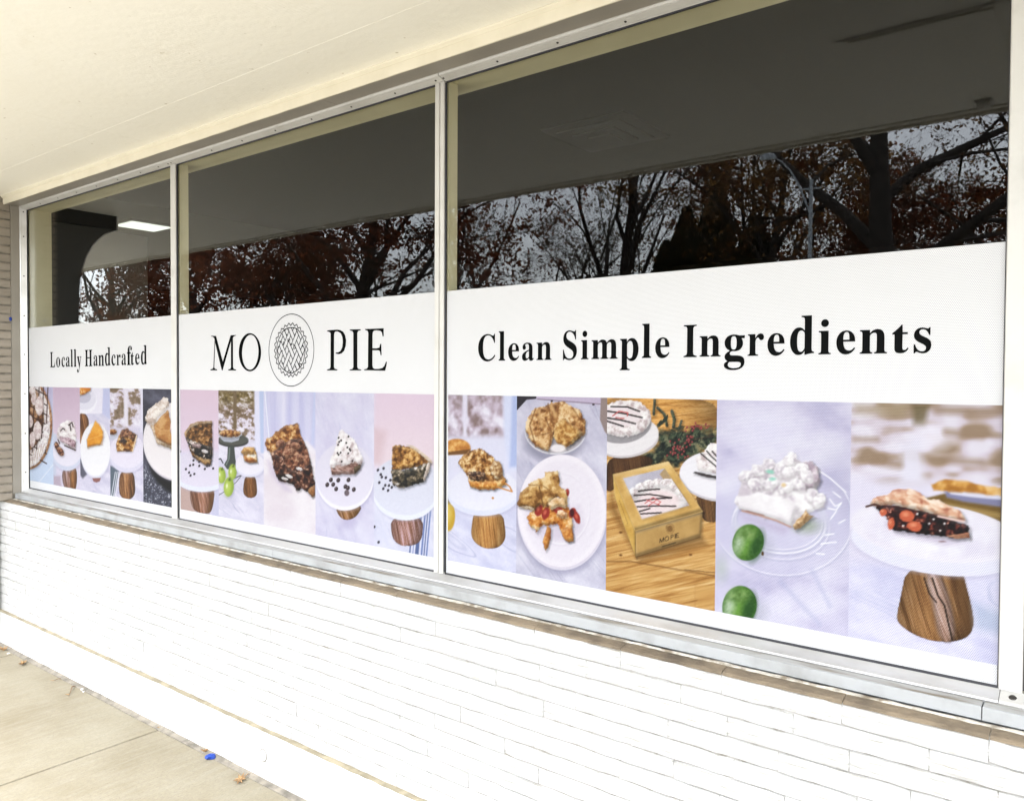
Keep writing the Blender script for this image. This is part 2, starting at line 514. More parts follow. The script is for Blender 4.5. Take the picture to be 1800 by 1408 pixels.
def ring_mesh(R, r, n=28, m=6):
    v, f = [], []
    for i in range(n):
        a = 2 * math.pi * i / n
        for j in range(m):
            b = 2 * math.pi * j / m
            v.append(((R + r * math.cos(b)) * math.cos(a), r * math.sin(b), (R + r * math.cos(b)) * math.sin(a) * 1.1))
    for i in range(n):
        for j in range(m):
            f.append((i * m + j, i * m + (j + 1) % m, ((i + 1) % n) * m + (j + 1) % m, ((i + 1) % n) * m + j))
    return pydata(v, f, True)
plug = empty("wall_plug", (-2.699, -.1465, .100), "small round white-painted plug in the wall base", "plug")
pl = bpy.data.meshes.new("disc")
bm = bmesh.new()
bmesh.ops.create_cone(bm, cap_ends=True, segments=28, radius1=.0215, radius2=.020, depth=.004, matrix=Matrix.Rotation(math.pi / 2, 4, 'X'))
bm.to_mesh(pl); bm.free()
link("cap", pl, M["white_plinth"], plug, (-2.699, -.1462, .100))
link("rim", ring_mesh(.0225, .0013), M["gutter"], plug, (-2.699, -.1455, .100))

# ------------------------------------------------------------------ pier at the left of the windows
pier = empty("brick_pier", (-5.42, -.12, .86), "taupe-painted brick pier at the far end of the windows", "pier")
box("pier_core", -5.80, -5.2820, -.158, .13, .857, 2.650, M["gutter"], pier)
pm_ = []
for k in range(6):
    rr = random.Random(50 + k)
    me = box_mesh(-.145, .145, -.0385, .0385, -.0205, .0205, bevel=.004)
    for v in me.vertices:
        v.co.x += rr.uniform(-.0015, .0015); v.co.z += rr.uniform(-.0012, .0012); v.co.y += rr.uniform(-.001, .001)
    me.materials.append(M["taupe_brick"])
    pm_.append(me)
c = 0
z = .857 + .0245
while z < 2.63:
    for x in ((-5.4205, -5.714) if c % 2 == 0 else (-5.4205, -5.714)):
        link("brick", pm_[c % 6], None, pier, (x + (.0008 if c % 2 else -.0008), -.1275, z))
    z += CH
    c += 1
box("side_wall", -15, -5.81, -.12, .13, .857, 2.645, M["taupe_brick"], pier)

# ------------------------------------------------------------------ overhanging roof: soffit, trim, edge
roof = empty("roof_overhang", (-2.7, -.8, SOF), "deep cream-painted roof overhang above the shop windows", "canopy")
box("roof_slab", -15, 5, OUT + .03, .13, SOF + .021, SOF + .30, M["fascia"], roof)
box("header", -15, 5, -.1195, .13, 2.642, SOF + .0208, M["trim"], roof)
sx = [-13.4, -10.875, -8.435, -5.995, -3.555, -1.115, 1.325, 3.77, 4.98]
for i in range(len(sx) - 1):
    box("soffit_panel", sx[i] + .0004, sx[i + 1] - .0004, -.3600, -.1275, SOF, SOF + .0205, M["soffit"], roof, bevel=.0007)
    box("soffit_panel", sx[i] + .0004, sx[i + 1] - .0004, -1.570, -.3608, SOF + (.0003 if i % 2 else 0), SOF + .0205, M["soffit"], roof, bevel=.0007)
box("edge_strip", -15, 5, OUT, -1.5825, SOF - .004, SOF + .0205, M["soffit"], roof, bevel=.003)
box("fascia_board", -15, 5, OUT - .03, OUT - .0005, SOF - .012, SOF + .31, M["fascia"], roof, bevel=.004)
prism_x("trim_board", [(-.127, 2.6035), (-.1272, 2.6475), (-.1215, 2.6475), (-.1215, 2.6035)], -13, 4.9, M["trim"], roof, cuts=240, wob=.0007, seed=12)
prism_x("cove_bead", [(-.1225, 2.638), (-.1285, 2.6395), (-.1375, 2.6465), (-.1395, 2.6515), (-.1225, 2.6515)], -13, 4.9, M["trim"], roof, cuts=60, wob=.0004, seed=13)
hatch = empty("soffit_hatch", (-.55, -.85, SOF), "flat access hatch in the overhang, seen only as a reflection", "hatch")
box("hatch_panel", -.745, -.345, -1.05, -.64, SOF - .006, SOF - .0005, M["soffit"], hatch, bevel=.002)
box("hatch_batten", -.775, -.30, -.615, -.609, SOF - .004, SOF - .0005, M["taupe_metal"], hatch, bevel=.002)
sensor = empty("dome_sensor", (-.48, -1.50, SOF), "little pale dome fixed under the overhang edge", "sensor")
me = bpy.data.meshes.new("dome")
bm = bmesh.new()
bmesh.ops.create_uvsphere(bm, u_segments=16, v_segments=10, radius=.028)
for v in bm.verts: v.co.z = min(v.co.z, .001) * .9
bm.to_mesh(me); bm.free()
link("dome", me, M["chip"], sensor, (-.48, -1.50, SOF - .008))
box("base_plate", -.51, -.45, -1.53, -1.47, SOF - .008, SOF - .0003, M["alu"], sensor, bevel=.002)

# ------------------------------------------------------------------ the storefront window
win = empty("storefront_window", (-2.7, 0, ZB), "long aluminium shop window with tall panes and slim mullions", "window")
panes = []
for x0, x1 in ((XL - .008, XA + .012), (XB - .012, XC + .012), (XD - .012, XE + .012), (XF - .012, XG)):
    panes.append(box("pane", x0, x1, -.003, .003, ZB - .012, ZT + .010, M["glass"], win))
bot = [(-.044, .8995), (-.0458, .9035), (-.0440, .9072), (-.0405, .9095), (-.0360, .9108), (-.0150, .9205), (-.0120, .9228), (-.0045, .9228), (-.0045, .8995)]
prism_x("bottom_rail", bot, XL - .012, XE + .004, M["alu"], win)
prism_x("bottom_rail", bot, XE + .0052, XG, M["alu_white"], win)
for pane_o, (x0, x1) in zip(panes, ((XL, XA), (XB, XC), (XD, XE), (XF, XG))):
    prism_x("gasket", [(-.0105, .9229), (-.0098, .9268), (-.0052, .9272), (-.0052, .9229)], x0, x1, M["black"], pane_o)
    prism_x("gasket", [(-.0105, 2.5878), (-.0098, 2.5838), (-.0048, 2.5830), (-.0048, 2.5878)], x0, x1, M["black"], pane_o)
top = [(-.0045, 2.588), (-.0118, 2.5880), (-.0140, 2.5893), (-.0145, 2.5950), (-.0163, 2.5950), (-.0166, 2.5897), (-.0365, 2.5968), (-.0368, 2.6020), (-.0383, 2.6020), (-.0386, 2.5972), (-.0425, 2.5992), (-.0446, 2.6035), (-.0446, 2.6270), (-.0045, 2.6270)]
rails = []
for x0, x1 in ((XL - .012, XB - .0045), (XB - .0015, XD - .0065), (XD - .0030, XG)):
    rails.append((x0, x1, prism_x("head_rail", top, x0, x1, M["alu_white"], win)))
for i, (x0, x1) in enumerate(((XL - .0155, -2.372), (-2.3705, XG))):
    prism_x("head_reveal", [(-.0448, 2.6062), (-.1210, 2.6056), (-.1210, 2.6405), (-.0448, 2.6405)], x0, x1, M["taupe_metal"], win)
for i, (x0, x1) in enumerate(((XL - .016, -2.7312), (-2.7295, -.2500), (-.2478, XG))):
    prism_x("sill_pan", [(-.0778, .8702), (-.0782, .8975), (-.0770, .8988), (-.0462, .9006), (-.0462, .8702)], x0, x1, M["sill_metal"], win)
    prism_x("sill_grime", [(-.0755, .89905), (-.0466, .90085), (-.0466, .90125), (-.0755, .89945)], x0 + .002, x1 - .002, M["sill_dirty"], win)
box("sill_block", XL - .016, XG, -.0460, .004, .856, .8992, M["sill_metal"], win)
jam = [(XL + .0015, -.0045), (XL + .0025, -.0118), (XL + .0005, -.0135), (XL - .0075, -.0365), (XL - .0068, -.0385), (XL - .0095, -.0425), (XL - .0140, -.0446), (XL - .0290, -.0446), (XL - .0290, -.0045)]
jamb_o = prism_z("jamb", jam, .9013, 2.6030, M["alu"], win)
prism_z("jamb_reveal", [(XL - .0155, -.0448), (XL - .0160, -.0890), (XL - .0300, -.0890), (XL - .0300, -.0448)], .8995, 2.6054, M["taupe_metal"], win)
prism_z("jamb_gasket", [(XL + .0016, -.0105), (XL + .0062, -.0095), (XL + .0062, -.0052), (XL + .0016, -.0052)], ZB + .004, 2.583, M["black"], win)
def mullion(x0, x1, mat, grooved):
    y = -.0155
    if grooved:
        p = [(x0, -.0045), (x0, -.0125), (x0 + .002, y + .001), (x0 + .020, y + .001), (x0 + .0215, y + .006), (x0 + .0235, y + .006), (x0 + .0245, y + .0025), (x0 + .0275, y + .0025),
             (x0 + .029, y), (x1 - .0065, y), (x1 - .005, y + .002), (x1 - .005, -.0045)]
    else:
        p = [(x0, -.0045), (x0, -.0125), (x0 + .002, y), (x1 - .0065, y), (x1 - .005, y + .002), (x1 - .005, -.0045)]
    mu = prism_z("mullion", p, .9232, 2.5876, mat, win)
    prism_z("mullion_gasket", [(x1 - .0048, -.0105), (x1 + .0005, -.0095), (x1 + .0005, -.0052), (x1 - .0048, -.0052)], ZB + .004, 2.583, M["black"], mu)
    prism_z("mullion_gasket", [(x0 - .0018, -.0085), (x0 - .0002, -.0085), (x0 - .0002, -.0052), (x0 - .0018, -.0052)], ZB + .004, 2.583, M["black"], mu)
mullion(XA, XB, M["alu_white"], False)
mullion(XC, XD, M["alu_white"], True)
mullion(XE, XF, M["alu_white"], False)
# screws in the glazing stops
sm = bpy.data.meshes.new("screw")
bm = bmesh.new()
bmesh.ops.create_cone(bm, cap_ends=True, segments=12, radius1=.0042, radius2=.0034, depth=.0022)
bm.to_mesh(sm); bm.free()
sm.materials.append(M["screw"])
nh = Vector((0, -math.sin(.363), -math.cos(.363)))
qh = nh.to_track_quat('Z', 'Y')
for x in [-1.157 + .232 * k for k in range(-9, 11) if k not in (-3, -10)] + [-1.853, -1.889, -3.585, -3.612, -5.02, -4.79, -4.56, -4.33, -4.10, -3.87, -3.70]:
    if -5.2 < x < XG - .05:
        rail = [r for a, b, r in rails if a <= x <= b + .01][0]
        link("screw", sm, None, rail, (x, -.0262, 2.5928)).rotation_euler = qh.to_euler()
nj = Vector((math.cos(.34), -math.sin(.34), 0))
qj = nj.to_track_quat('Z', 'Y')
for z in (2.575, 2.429, 2.194, 1.958, 1.727, 1.493, 1.254, 1.021):
    link("screw", sm, None, jamb_o, (XL - .0030, -.0255, z)).rotation_euler = qj.to_euler()
big = sm.copy()
o = link("screw", big, None, win, (-.199, -.0275, .9155))
o.scale = (1.9, 1.9, 1.0)
o.rotation_euler = Vector((0, -.42, .9)).to_track_quat('Z', 'Y').to_euler()
# painted timber lining inside the glass
box("inner_lining", XL - .030, XL - .0005, .0045, .130, .90, 2.63, M["lining"], win)
box("inner_lining", XL, XG, .0045, .128, ZT - .0005, 2.632, M["lining"], win)
box("inner_lining", XL, XG, .0045, .128, .880, ZB - .004, M["lining"], win)
for x0, x1 in ((XA, XB), (XC, XD), (XE, XF)):
    box("inner_mullion", x0 + .0012, x1 - .0005, .0045, .048, ZB - .003, ZT - .0012, M["lining"], win)
box("end_post", XG + .001, XG + .5, -.12, .13, .857, 2.6415, M["taupe_metal"], win)
box("end_wall", XG + .502, 5, -.12, .13, .857, 2.6415, M["taupe_brick"], win)

# ------------------------------------------------------------------ the dim shop inside
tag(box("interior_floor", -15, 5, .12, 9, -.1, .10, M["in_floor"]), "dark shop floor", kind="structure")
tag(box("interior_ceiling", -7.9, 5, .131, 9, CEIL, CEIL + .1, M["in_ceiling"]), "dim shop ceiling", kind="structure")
tag(box("interior_ceiling", -15, -7.901, .131, 9, CEIL, CEIL + .1, M["in_glow_ceiling"]), "shop ceiling at the arched end, lamp glow put into its paler colour", kind="structure")
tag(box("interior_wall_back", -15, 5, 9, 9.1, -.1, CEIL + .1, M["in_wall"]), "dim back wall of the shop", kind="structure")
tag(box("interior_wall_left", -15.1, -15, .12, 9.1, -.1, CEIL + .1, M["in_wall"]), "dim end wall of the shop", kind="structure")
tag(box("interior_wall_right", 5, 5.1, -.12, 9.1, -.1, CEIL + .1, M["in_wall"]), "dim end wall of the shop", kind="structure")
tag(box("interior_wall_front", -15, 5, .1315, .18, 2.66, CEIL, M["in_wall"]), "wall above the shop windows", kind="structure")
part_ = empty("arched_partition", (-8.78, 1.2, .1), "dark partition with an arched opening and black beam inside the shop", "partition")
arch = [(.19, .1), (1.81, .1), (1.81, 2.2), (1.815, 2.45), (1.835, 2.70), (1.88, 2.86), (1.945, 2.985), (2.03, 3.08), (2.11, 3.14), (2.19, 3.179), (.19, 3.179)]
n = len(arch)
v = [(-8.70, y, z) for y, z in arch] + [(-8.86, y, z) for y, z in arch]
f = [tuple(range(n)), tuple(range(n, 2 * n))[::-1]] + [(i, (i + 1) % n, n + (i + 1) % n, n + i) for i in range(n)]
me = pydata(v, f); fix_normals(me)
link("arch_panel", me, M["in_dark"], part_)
box("beam", -8.88, -8.68, .19, 2.20, 3.181, CEIL - .001, M["in_darker"], part_)
nib = box("pale_wall", -9.78, -9.63, .19, 3.02, .101, CEIL - .001, M["in_light_wall"])
tag(nib, "pale wall stub behind the arch inside the shop", "wall stub")
fix_ = empty("ceiling_light", (-8.86, 2.57, CEIL), "lit square ceiling light beyond the arch inside the shop", "light")
box("light_frame", -9.09, -8.63, 2.31, 2.83, CEIL - .025, CEIL - .001, M["vent"], fix_, bevel=.004)
box("light_diffuser", -9.06, -8.66, 2.34, 2.80, CEIL - .034, CEIL - .0255, M["lit"], fix_, bevel=.003)
vent = empty("ceiling_vent", (-2.98, 2.85, CEIL), "stepped square air vent on the dark shop ceiling", "vent")
for k, s in enumerate((.33, .25, .17, .09)):
    box("vent_ring", -2.98 - s, -2.98 + s, 2.85 - s, 2.85 + s, CEIL - .012 - .014 * k, CEIL - .001 - .0135 * k if k else CEIL - .001, M["vent"] if k % 2 == 0 else M["in_dark"], vent, bevel=.003)

# arched bracket added out of frame to block bright reflections in the first pane
brk = empty("reflection_blocker", (-5.40, -.3, 0), "dark arched bracket added beyond the pier to block reflections in the far pane", "bracket")
prof = [(-.168, .0), (-.325, .0), (-.325, 2.0), (-.330, 2.15), (-.344, 2.276), (-.376, 2.377), (-.417, 2.45), (-.485, 2.523), (-.554, 2.560), (-.168, 2.560)]
n = len(prof)
v = [(-5.335, y, z) for y, z in prof] + [(-5.50, y, z) for y, z in prof]
f = [tuple(range(n)), tuple(range(n, 2 * n))[::-1]] + [(i, (i + 1) % n, n + (i + 1) % n, n + i) for i in range(n)]
me = pydata(v, f); fix_normals(me)
link("arch_panel", me, M["in_dark"], brk)
box("beam", -5.52, -5.325, -.563, -.168, 2.562, SOF - .001, M["in_darker"], brk)

# ------------------------------------------------------------------ printed window film: lettering
YP = -.0052
def on_sheet(px, py, y=YP):
    """photo position -> (x, z) on the plane of the printed film"""
    d = (px - 900) / FOC * RT - (py - 704) / FOC * UP + FW
    t = (y - CAM[1]) / d[1]
    p = CAM + t * d
    return p[0], p[2]
def to_photo(X, Z, y=YP):
    dx, dy, dz = X - CAM[0], y - CAM[1], Z - CAM[2]
    a = dx * RT[0] + dy * RT[1] + dz * RT[2]
    b = dx * UP[0] + dy * UP[1] + dz * UP[2]
    c = dx * FW[0] + dy * FW[1] + dz * FW[2]
    return 900 + FOC * a / c, 704 - FOC * b / c

def bold(c):
    if 'A' <= c <= 'Z': return chr(0x1D400 + ord(c) - 65)
    return chr(0x1D41A + ord(c) - 97)
_glyphs = {}
def glyph(c):
    """outline of one bold serif letter, filled, as (verts, faces) in its own box 0..1"""
    if c not in _glyphs:
        cu = bpy.data.curves.new("glyph", 'FONT')
        cu.body = bold(c)
        cu.resolution_u = 4
        cu.offset = .001
        ob = bpy.data.objects.new("glyph", cu)
        COL.objects.link(ob)
        bpy.context.view_layer.update()
        me = bpy.data.meshes.new_from_object(ob.evaluated_get(bpy.context.evaluated_depsgraph_get()))
        v = np.array([q.co[:2] for q in me.vertices])
        f = [tuple(p.vertices) for p in me.polygons]
        lo, hi = v.min(0), v.max(0)
        _glyphs[c] = ((v - lo) / (hi - lo), f)
        bpy.data.meshes.remove(me)
        bpy.data.objects.remove(ob)
        bpy.data.curves.remove(cu)
    return _glyphs[c]
def lettering(name, items, view, parent, label, y=YP):
    ox, oy, s = view
    V, F = [], []
    for ch, x0, y0, x1, y1 in items:
        gv, gf = glyph(ch)
        um, vm = ox + (x0 + x1) / 2 / s, oy + (y0 + y1) / 2 / s
        xa = on_sheet(ox + x0 / s, vm)[0]; xb = on_sheet(ox + x1 / s, vm)[0]
        zt = on_sheet(um, oy + y0 / s)[1]; zb = on_sheet(um, oy + y1 / s)[1]
        n = len(V)
        V += [(xa + (xb - xa) * a, y, zb + (zt - zb) * b) for a, b in gv]
        F += [tuple(n + i for i in q) for q in gf]
    return tag(link(name, pydata(V, F), M["ink"], parent), label)

banner_a = empty("window_banner", ((XL + XA) / 2, -.004, ZB), "white window film reading Locally Handcrafted above five dessert photos", "banner", "printed window films")
banner_b = empty("window_banner", ((XB + XC) / 2, -.004, ZB), "white window film with MO PIE lettering and round pie emblem", "banner", "printed window films")
banner_c = empty("window_banner", ((XD + XE) / 2, -.004, ZB), "white window film reading Clean Simple Ingredients above larger dessert photos", "banner", "printed window films")
for bn, x0, x1 in ((banner_a, XL + .004, XA - .002), (banner_b, XB + .002, XC - .002), (banner_c, XD + .002, XE - .003)):
    box("film", x0, x1, -.0046, -.0034, ZB + .003, Z_VT, M["vinyl"], bn)
tA = [('L', 155, 248, 230, 478), ('o', 246, 325, 306, 478), ('c', 327, 322, 378, 475), ('a', 392, 320, 452, 472), ('l', 463, 210, 498, 470), ('l', 512, 207, 550, 470), ('y', 560, 315, 627, 558),
      ('H', 678, 215, 790, 463), ('a', 808, 298, 872, 460), ('n', 882, 292, 968, 457), ('d', 980, 178, 1063, 457), ('c', 1078, 285, 1142, 453), ('r', 1155, 285, 1218, 447), ('a', 1230, 275, 1300, 447),
      ('f', 1312, 155, 1388, 445), ('t', 1368, 248, 1420, 445), ('e', 1435, 270, 1502, 440), ('d', 1522, 145, 1612, 440)]
lettering("lettering", tA, (70, 590, 8.571), banner_a, "black serif words Locally Handcrafted")
tC = [('C', 88, 203, 218, 410), ('l', 242, 182, 292, 403), ('e', 314, 272, 397, 405), ('a', 418, 267, 508, 405), ('n', 527, 263, 641, 398), ('S', 727, 175, 832, 400), ('i', 862, 178, 920, 393),
      ('m', 941, 243, 1140, 390), ('p', 1155, 233, 1296, 475), ('l', 1322, 125, 1392, 383), ('e', 1422, 228, 1530, 385)]
tD = [('I', 45, 120, 133, 337), ('n', 152, 191, 294, 333), ('g', 316, 184, 456, 424), ('r', 476, 178, 585, 328), ('e', 609, 175, 725, 328), ('d', 762, 58, 924, 323), ('i', 953, 82, 1037, 318),
      ('e', 1073, 157, 1201, 319), ('n', 1230, 148, 1415, 313), ('t', 1449, 119, 1562, 311), ('s', 1594, 137, 1713, 311)]
lettering("lettering", tC, (820, 540, 4.286), banner_c, "black serif words Clean Simple")
lettering("lettering", tD, (1190, 540, 3.83), banner_c, "black serif word Ingredients")

# MO PIE: drawn letters (outlines in the tracing grid of the sheet)
def fill_outline(name, loops, view, parent, label=None, y=YP, mat="ink"):
    ox, oy, s = view
    cu = bpy.data.curves.new("o", 'CURVE')
    cu.dimensions = '2D'
    cu.fill_mode = 'BOTH'
    for lp in loops:
        sp = cu.splines.new('POLY')
        sp.points.add(len(lp) - 1)
        for p, (a, b) in zip(sp.points, lp):
            X, Z = on_sheet(ox + a / s, oy + b / s)
            p.co = (X, Z, 0, 1)
        sp.use_cyclic_u = True
    ob = bpy.data.objects.new("o", cu)
    COL.objects.link(ob)
    bpy.context.view_layer.update()
    me = bpy.data.meshes.new_from_object(ob.evaluated_get(bpy.context.evaluated_depsgraph_get()))
    for v in me.vertices:
        v.co = (v.co.x, y, v.co.y)
    me.materials.clear()
    bpy.data.objects.remove(ob)
    bpy.data.curves.remove(cu)
    return tag(link(name, me, M[mat], parent), label)
def arc(cx, cy, rx, ry, a0, a1, n=24):
    return [(cx + rx * math.cos(math.radians(a0 + (a1 - a0) * i / n)), cy + ry * math.sin(math.radians(a0 + (a1 - a0) * i / n))) for i in range(n + 1)]
VW = (360, 540, 5.294)
Mo = [(58, 266), (104, 268), (168, 506), (240, 262), (290, 259), (290, 266), (272, 272), (262, 285), (263, 560), (270, 575), (291, 580), (291, 589), (217, 589), (217, 581), (238, 574), (243, 562), (243, 318),
      (166, 588), (158, 588), (95, 330), (88, 560), (95, 573), (115, 579), (115, 588), (52, 588), (52, 579), (72, 573), (80, 560), (91, 300), (84, 284), (72, 275), (58, 272)]
Oo = arc(420, 420, 104, 178, 0, 360, 48)[:-1]
Oi = [(425 + (a - 420) * 1, b) for a, b in arc(420, 420, 76, 162, 0, 360, 48)[:-1]]
Oi = [(a - 7 * math.sin((b - 420) / 162) * .6 - 2, b) for a, b in Oi]
Po = [(1138, 218), (1160, 214), (1230, 210), (1260, 213), (1288, 230), (1306, 262), (1315, 310), (1312, 360), (1298, 405), (1272, 432), (1245, 438), (1224, 434), (1216, 426), (1222, 421), (1240, 421),
      (1262, 408), (1278, 375), (1284, 325), (1280, 280), (1266, 245), (1240, 228), (1216, 228), (1206, 240), (1203, 262), (1202, 555), (1208, 572), (1234, 580), (1234, 589), (1137, 589), (1137, 580),
      (1162, 573), (1170, 556), (1171, 250), (1166, 236), (1152, 230), (1138, 227)]
Io = [(1349, 208), (1452, 206), (1452, 214), (1428, 222), (1419, 240), (1419, 556), (1427, 573), (1456, 581), (1456, 589), (1348, 589), (1348, 581), (1374, 574), (1382, 557), (1382, 242), (1374, 225), (1349, 217)]
Eo = [(1490, 204), (1665, 197), (1664, 272), (1655, 274), (1648, 236), (1634, 222), (1600, 216), (1575, 219), (1564, 232), (1561, 258), (1560, 383), (1600, 383), (1624, 377), (1632, 345), (1642, 338), (1645, 446),
      (1636, 448), (1630, 412), (1618, 402), (1560, 401), (1560, 545), (1566, 566), (1582, 574), (1620, 574), (1652, 566), (1672, 545), (1686, 508), (1695, 508), (1690, 548), (1678, 592), (1482, 587), (1482, 579),
      (1508, 572), (1518, 556), (1521, 236), (1513, 220), (1491, 212)]
fill_outline("lettering", [Mo, Oo, Oi], VW, banner_b, "black serif letters MO")
fill_outline("lettering", [Po, Io, Eo], VW, banner_b, "black serif letters PIE")

# pie emblem: circle, crimped crust and woven lattice in fine black line
def ribbons(name, lines, w, parent, label, y=YP):
    V, F = [], []
    for pts, closed in lines:
        p = np.array(pts)
        n = len(p)
        if closed:
            t = np.roll(p, -1, 0) - np.roll(p, 1, 0)
        else:
            t = np.gradient(p, axis=0)
        t /= np.maximum(np.linalg.norm(t, axis=1, keepdims=True), 1e-9)
        nn = np.stack([-t[:, 1], t[:, 0]], 1) * w / 2
        b = len(V)
        for q, o in zip(p, nn):
            V.append((q[0] + o[0], y, q[1] + o[1])); V.append((q[0] - o[0], y, q[1] - o[1]))
        for i in range(n if closed else n - 1):
            j = (i + 1) % n
            F.append((b + 2 * i, b + 2 * i + 1, b + 2 * j + 1, b + 2 * j))
    return tag(link(name, pydata(V, F), M["ink"], parent), label)
ex, ez = on_sheet(360 + 800 / 5.294, 540 + 400 / 5.294)
zt_, zb_ = on_sheet(511.2, 540 + 65 / 5.294)[1], on_sheet(511.2, 540 + 735 / 5.294)[1]
ez = (zt_ + zb_) / 2
R0 = (zt_ - zb_) / 2
xr = abs(on_sheet(360 + 1010 / 5.294, 615)[0] - on_sheet(360 + 592 / 5.294, 615)[0]) / 2
fx = xr / R0
def circ(r, n=96, fn=None):
    return [(ex + fx * r * (fn(a) if fn else 1) * math.cos(a), ez + r * (fn(a) if fn else 1) * math.sin(a)) for a in [2 * math.pi * i / n for i in range(n)]]
rl = random.Random(3)
lines = [(circ(R0), True)]
lines.append((circ(R0 * .715, 26 * 8, lambda a: 1 + .055 * (abs(((a * 26 / (2 * math.pi)) % 1) - .5) * 4 - 1) + .008 * math.sin(5 * a)), True))
RL = R0 * .63
lines.append((circ(R0 * .63, 80, lambda a: 1 + .012 * math.sin(7 * a)), True))
pit, wid = RL * .46, RL * .215
th = math.radians(57)
for fam in (0, 1):
    a = th if fam == 0 else math.pi - th
    du, dv = (math.cos(a), math.sin(a)), (-math.sin(a), math.cos(a))
    for i in range(-2, 3):
        for sgn in (-1, 1):
            off = i * pit + sgn * wid / 2
            if abs(off) >= RL: continue
            half = math.sqrt(RL * RL - off * off)
            cut = []
            # where the other family's strip lies on top, this edge is hidden
            sn = math.sin(math.pi - 2 * th) if False else math.sin(2 * th)
            for j in range(-3, 4):
                if (i + j + fam) % 2: continue
                # intersection of this edge with the centre line of strip j of the other family
                b = math.pi - th if fam == 0 else th
                dv2 = (-math.sin(b), math.cos(b))
                den = du[0] * dv2[0] + du[1] * dv2[1]
                t = (j * pit - off * (dv[0] * dv2[0] + dv[1] * dv2[1])) / den
                w_ = abs(wid / 2 / den)
                cut.append((t - w_, t + w_))
            s0 = -half
            for c0, c1 in sorted(cut) + [(half, half)]:
                c0c = min(max(c0, -half), half)
                if c0c - s0 > .004:
                    pts = []
                    for k in range(5):
                        t = s0 + (c0c - s0) * k / 4
                        q = (du[0] * t + dv[0] * off, du[1] * t + dv[1] * off)
                        pts.append((ex + fx * q[0] + rl.uniform(-.0004, .0004), ez + q[1]))
                    lines.append((pts, False))
                s0 = max(s0, min(c1, half))
for k in range(22):      # short shading strokes in the gaps of the lattice
    a, r = rl.uniform(0, 6.28), RL * math.sqrt(rl.uniform(.05, .9))
    a2 = rl.uniform(0, 6.28)
    lines.append(([(ex + fx * (r * math.cos(a) + .008 * math.cos(a2 + t * .9)), ez + r * math.sin(a) + .008 * math.sin(a2 + t * .9)) for t in (0, 1, 2)], False))
ribbons("pie_emblem", lines[:1], .0034, banner_b, "thin black circle round the pie emblem")
ribbons("pie_emblem", lines[1:], .0042, banner_b, "line drawing of a lattice pie with crimped edge")

# ------------------------------------------------------------------ printed photographs (flat print, one mesh each, colour per vertex)
_tab = np.random.RandomState(11).rand(256, 256)
def vnoise(u, v, seed=0):
    u = u + seed * 17.31; v = v + seed * 9.77
    i, j = np.floor(u).astype(int), np.floor(v).astype(int)
    a, b = u - i, v - j
    a = a * a * (3 - 2 * a); b = b * b * (3 - 2 * b)
    i0, i1, j0, j1 = i % 256, (i + 1) % 256, j % 256, (j + 1) % 256
    return (_tab[i0, j0] * (1 - a) + _tab[i1, j0] * a) * (1 - b) + (_tab[i0, j1] * (1 - a) + _tab[i1, j1] * a) * b

